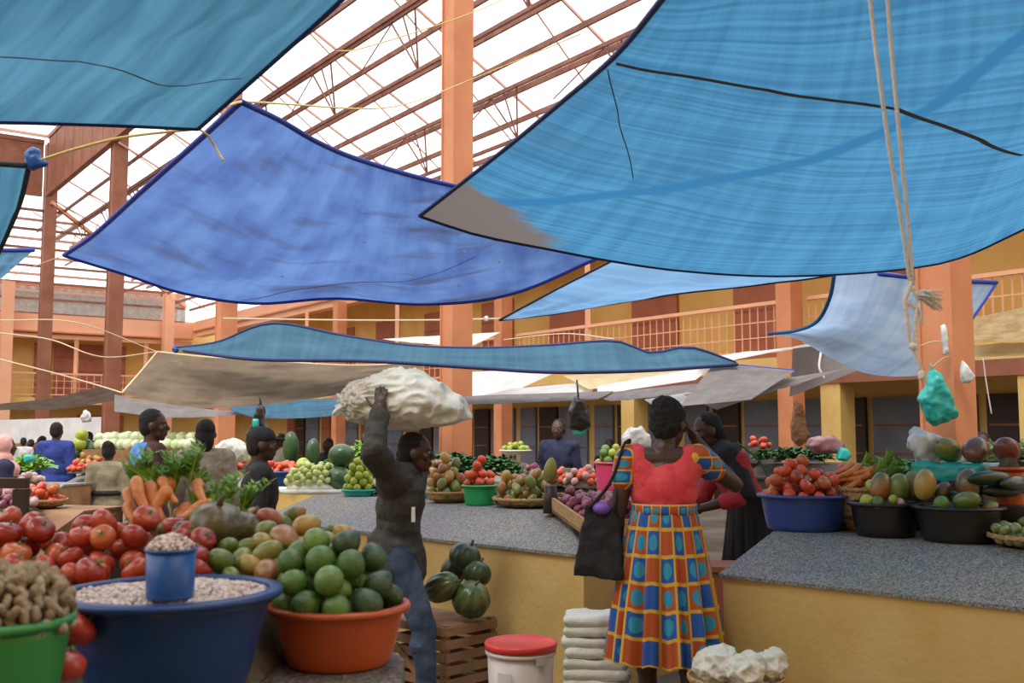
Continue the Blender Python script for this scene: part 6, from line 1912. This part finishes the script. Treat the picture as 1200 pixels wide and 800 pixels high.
# skirt with pleats
def skirt(root, zt_, zb_, rt, rb_, m, name='skirt', n=180, cx=0, cy=0, cells=19, sway=.0, rows=None):
    vs = []; fs = []; uv = []
    R_ = 44
    for j in range(R_ + 1):
        t = j / R_
        for i in range(n + 1):
            a = 2 * PI * i / n
            r = rt + (rb_ - rt) * (t ** .72)
            pl = (.007 + .026 * t) * (math.sin(a * 13 + .6 * math.sin(a * 3)) + .4 * math.sin(a * 29 + 1)) * min(1, .25 + t * 1.2)
            ex = 1.0 + .04 * math.sin(2 * a)
            x = (r * 1.0 + pl) * math.cos(a) * ex + cx + sway * t * t; y = (r * .78 + pl) * math.sin(a) + cy
            z = zt_ + (zb_ - zt_) * t + .010 * math.sin(a * 13) * t
            vs.append((x, y, z)); uv.append((i / n * cells, (1 - t) * (zt_ - zb_) / (rows or .125)))
    for j in range(R_):
        for i in range(n):
            b_ = j * (n + 1) + i; fs.append((b_, b_ + n + 1, b_ + n + 2, b_ + 1))
    return mesh_obj(name, vs, fs, m, root, True, uv)
skirt(hw.root, 1.13, .415, .150, .262, CL['print'], sway=.0)
q = MB(); q.lathe([(.150, -.02), (.158, -.015), (.158, .03), (.150, .035)], 40, (0, 0, 1.12), fn=None, close=False)
o = q.build('waistband', CL['print'], hw.root, True)
for v in o.data.vertices: v.co.y *= .80
l = o.data.uv_layers.new(name='UVMap')
for lp in o.data.loops:
    c = o.data.vertices[lp.vertex_index].co; l.data[lp.index].uv = (math.atan2(c.y, c.x) * 3, c.z * 20)
hw.shoes(CL['shoe'])
# tote bag held at her side
r_ = empty('shoulder_bag', (wl.x, wl.y, 0), -.18, 'black tote bag hanging from the shoulder in the coral top', 'bag')
q = MB()
cb_ = Vector((-.315, -.06, .98))
vs = []
for (x, z) in ((-.115, -.17), (.13, -.19), (.10, .15), (-.06, .17)):
    for y in (-.055, .055): vs.append(cb_ + Vector((x, y * (1 if z < 0 else .35), z)))
q.add(vs, [(0, 2, 4, 6), (1, 7, 5, 3), (0, 1, 3, 2), (2, 3, 5, 4), (4, 5, 7, 6), (6, 7, 1, 0)])
o = q.build('bag_body', CL['black'], r_)
bm = bmesh.new(); bm.from_mesh(o.data); bmesh.ops.recalc_face_normals(bm, faces=bm.faces); bm.to_mesh(o.data); bm.free()
finish(o, .010, 4, .010, 14)
for y in (-.035, .035):
    q = MB(); q.tube(resample([cb_ + Vector((-.04, y, .15)), Vector((-.25, y - .03, 1.26)), Vector((-.185, y * 1.5 - .02, 1.435)), Vector((-.16, y + .01, 1.452)), Vector((-.19, y + .05, 1.40)), cb_ + Vector((.08, y + .01, .14))], 26), .0075, 8); q.build('strap', CL['black'], r_, True)
q = MB(); q.ell(cb_ + Vector((.02, -.02, .15)), (.045, .03, .03), 12); o = q.build('purple_cloth', mat('violet_cloth', (.14, .05, .42), (.22, .10, .55)), r_, True); o['label'] = 'violet cloth poking out of the opening'

# ---- person leaning behind her
pl_ = P(882, 505, 6.75)
hp = Human('person', 'person in a crimson shirt with dark shawl leaning over behind the coral top', (pl_.x, pl_.y), PI / 2 + .15, 1.66,
           dict(pelvis=(0, 0, .92), waist=(0, .05, 1.05), chest=(0, .13, 1.20), nb=(0, .23, 1.37), head=(0, .31, 1.50), shR=(.17, .17, 1.31), shL=(-.17, .17, 1.31),
                elR=(.22, .27, 1.06), wrR=(.2, .45, .98), elL=(-.24, .2, 1.08), wrL=(-.2, .42, 1.02)), abs_=True, voxel=.008, tilt=-.25)
hp.top(CL['red'], .7, 'shirt', .02, disp=.008)
hp.wear('shawl', CL['black'], lambda q: (q.cap(hp.J['nb'] + Vector((-.15, .0, -.02)), hp.J['nb'] + Vector((.1, .0, .02)), .085, .085, 16), q.cap(hp.J['nb'] + Vector((-.13, -.02, -.02)), Vector((-.24, .16, 1.12)), .085, .07, 16), q.ell(hp.J['nb'] + Vector((0, -.03, -.05)), (.15, .09, .09), 18)), .010, .008)
hp.hair('long')
skirt(hp.root, 1.10, .30, .190, .25, CL['black'], cells=8)
q = MB(); q.tube(resample([Vector((-.13, .16, 1.43)), Vector((-.2, .03, 1.30)), Vector((-.2, -.05, 1.1)), Vector((-.18, -.06, .98))], 14), .006, 6); q.build('bag_strap', CL['green'], hp.root, True)
hp.shoes(CL['shoe'])
# brown board beside
bb = P(846, 505, 5.95); q = MB(); q.box((bb.x, bb.y, .36), (.34, .03, .72), UA * -1 + VA * .8, None); 
q = MB(); q.box((0, 0, .36), (.40, .28, .70)); q.box((0, 0, .73), (.44, .32, .03)); o = q.build('wooden_stool', M['maroon']); o.location = (bb.x, bb.y, 0); o.rotation_euler = (0, 0, -.2); tag(o, 'reddish brown wooden box stool between the two counters', 'stool')

# ---- background people
def extra(label, px, topy, D, rz, top, trous='black', hair='short', hairm=None, voxel=.013, J=None, yaw=0, sleeve=1.0, hem=None, coat=None, skirtm=None, build=1.0, seat=None, extra_=None):
    c = P(px, 505, D); Hh = P(px, topy, D).z
    if seat: 
        h = Human('person', label, (c.x, c.y), rz, 1.62, J, yaw, 0, voxel, build=build)
        h.root.location.z = Hh - 1.62
    else:
        h = Human('person', label, (c.x, c.y), rz, Hh * 1.7 / 1.715, J, yaw, 0, voxel, build=build)
    h.top(CL[top], sleeve, 'shirt' if not coat else 'coat', .022, hem=hem)
    if skirtm: skirt(h.root, h.J['waist'].z, .25, .15, .24, CL[skirtm])
    else: h.trousers(CL[trous])
    if hair == 'cap': h.hair('short'); h.cap_(CL['black'])
    elif hair: h.hair(hair, CL[hairm] if hairm else None)
    h.shoes(CL['shoe'])
    return h
e = extra('person in a long royal blue coat, back turned', 66, 494, 12.8, .05, 'blue', 'navy', hem=.42, coat=True, build=1.15)
e = extra('young person with sky blue collar and maroon sweater glancing sideways', 177, 478, 7.3, -1.0, 'maroon', voxel=.008, yaw=-.35, build=1.05)
e.wear('blue_collar', CL['sky'], lambda q: (q.ell(e.J['nb'] + Vector((0, -.03, -.01)), (.12, .09, .05), 20), q.cap(e.J['nb'] + Vector((.05, -.06, -.03)), e.J['nb'] + Vector((.16, -.07, -.10)), .05, .05, 12), q.ell(e.J['chest'] + Vector((-.05, -.08, .08)), (.13, .06, .12), 16)), .010, .004)
e = extra('person in khaki knit with a black stripe, seen from behind at a stall', 128, 517, 10.2, .1, 'khaki', hair='bun', build=1.15)
e.wear('stripe', CL['black'], lambda q: q.ell(e.J['waist'] + Vector((0, 0, .02)), (.175, .135, .045), 24), .012, 0)
e = extra('person in a beige plaid jacket seen from behind', 241, 490, 7.8, .25, 'beige', hair='long', voxel=.009, build=1.1)
e = extra('person in black with a dark cap facing sideways, behind the mangoes', 304, 499, 6.3, -1.25, 'black', hair='cap', voxel=.008)
e = extra('vendor in a dark navy shirt standing under the hanging black bag', 655, 490, 11.4, 2.8, 'navy')
e = extra('person in a pink headscarf and blue dress at the frame side'.replace(' at the frame side', ' beside the blue coat'), 4, 508, 8.7, -.9, 'navy', hair='scarf', hairm='pink', skirtm='navy')
e.wear('shoulder_scarf', CL['pink'], lambda q: (q.ell(e.J['nb'] + Vector((0, 0, -.06)), (.19, .14, .10), 20), q.ell(e.J['chest'] + Vector((.0, -.03, .02)), (.15, .12, .15), 20)), .014, .005)
for args in (('distant shopper in white beneath the brown awning', 28, 512, 21, .5, 'white'), ('distant shopper in navy next to the white shirted one', 37, 514, 22, 1.5, 'navy'), ('distant person in black between the plaid jacket and orange pillar', 200, 505, 15.5, 1, 'black'),
             ('distant person in brown near the cabbages', 214, 510, 17, -1, 'brown'), ('distant vendor in red behind the greens and orange column', 896, 514, 13.4, 2.9, 'red'), ('distant vendor in navy behind the bright leaves', 714, 514, 13.0, 2.7, 'navy'),
             ('distant person in black beside the blue spot and melons', 385, 512, 14, 2.5, 'black'), ('distant person in green far behind the limes', 428, 506, 15.5, 2.9, 'green'), ('distant person in pale cloth past the capped vendor', 330, 507, 14.5, 2.4, 'white'),
             ('distant person in black near the melon pyramid', 104, 505, 17.5, 2.4, 'black'), ('distant shopper in green at the first far stall', 50, 510, 19, 2.0, 'green'), ('distant vendor in brown behind the pale greens', 1150, 505, 9.6, 2.8, 'brown'),
             ('distant person in black behind the mango trays', 480, 508, 14.0, 2.6, 'black')):
    extra(*args, voxel=.02)

# ------------------------------------------------------------------ clean up the originals used for copying
for key, (o, ch, r) in PROTO.items():
    for c in ch: bpy.data.objects.remove(c, do_unlink=True)
    bpy.data.objects.remove(o, do_unlink=True)
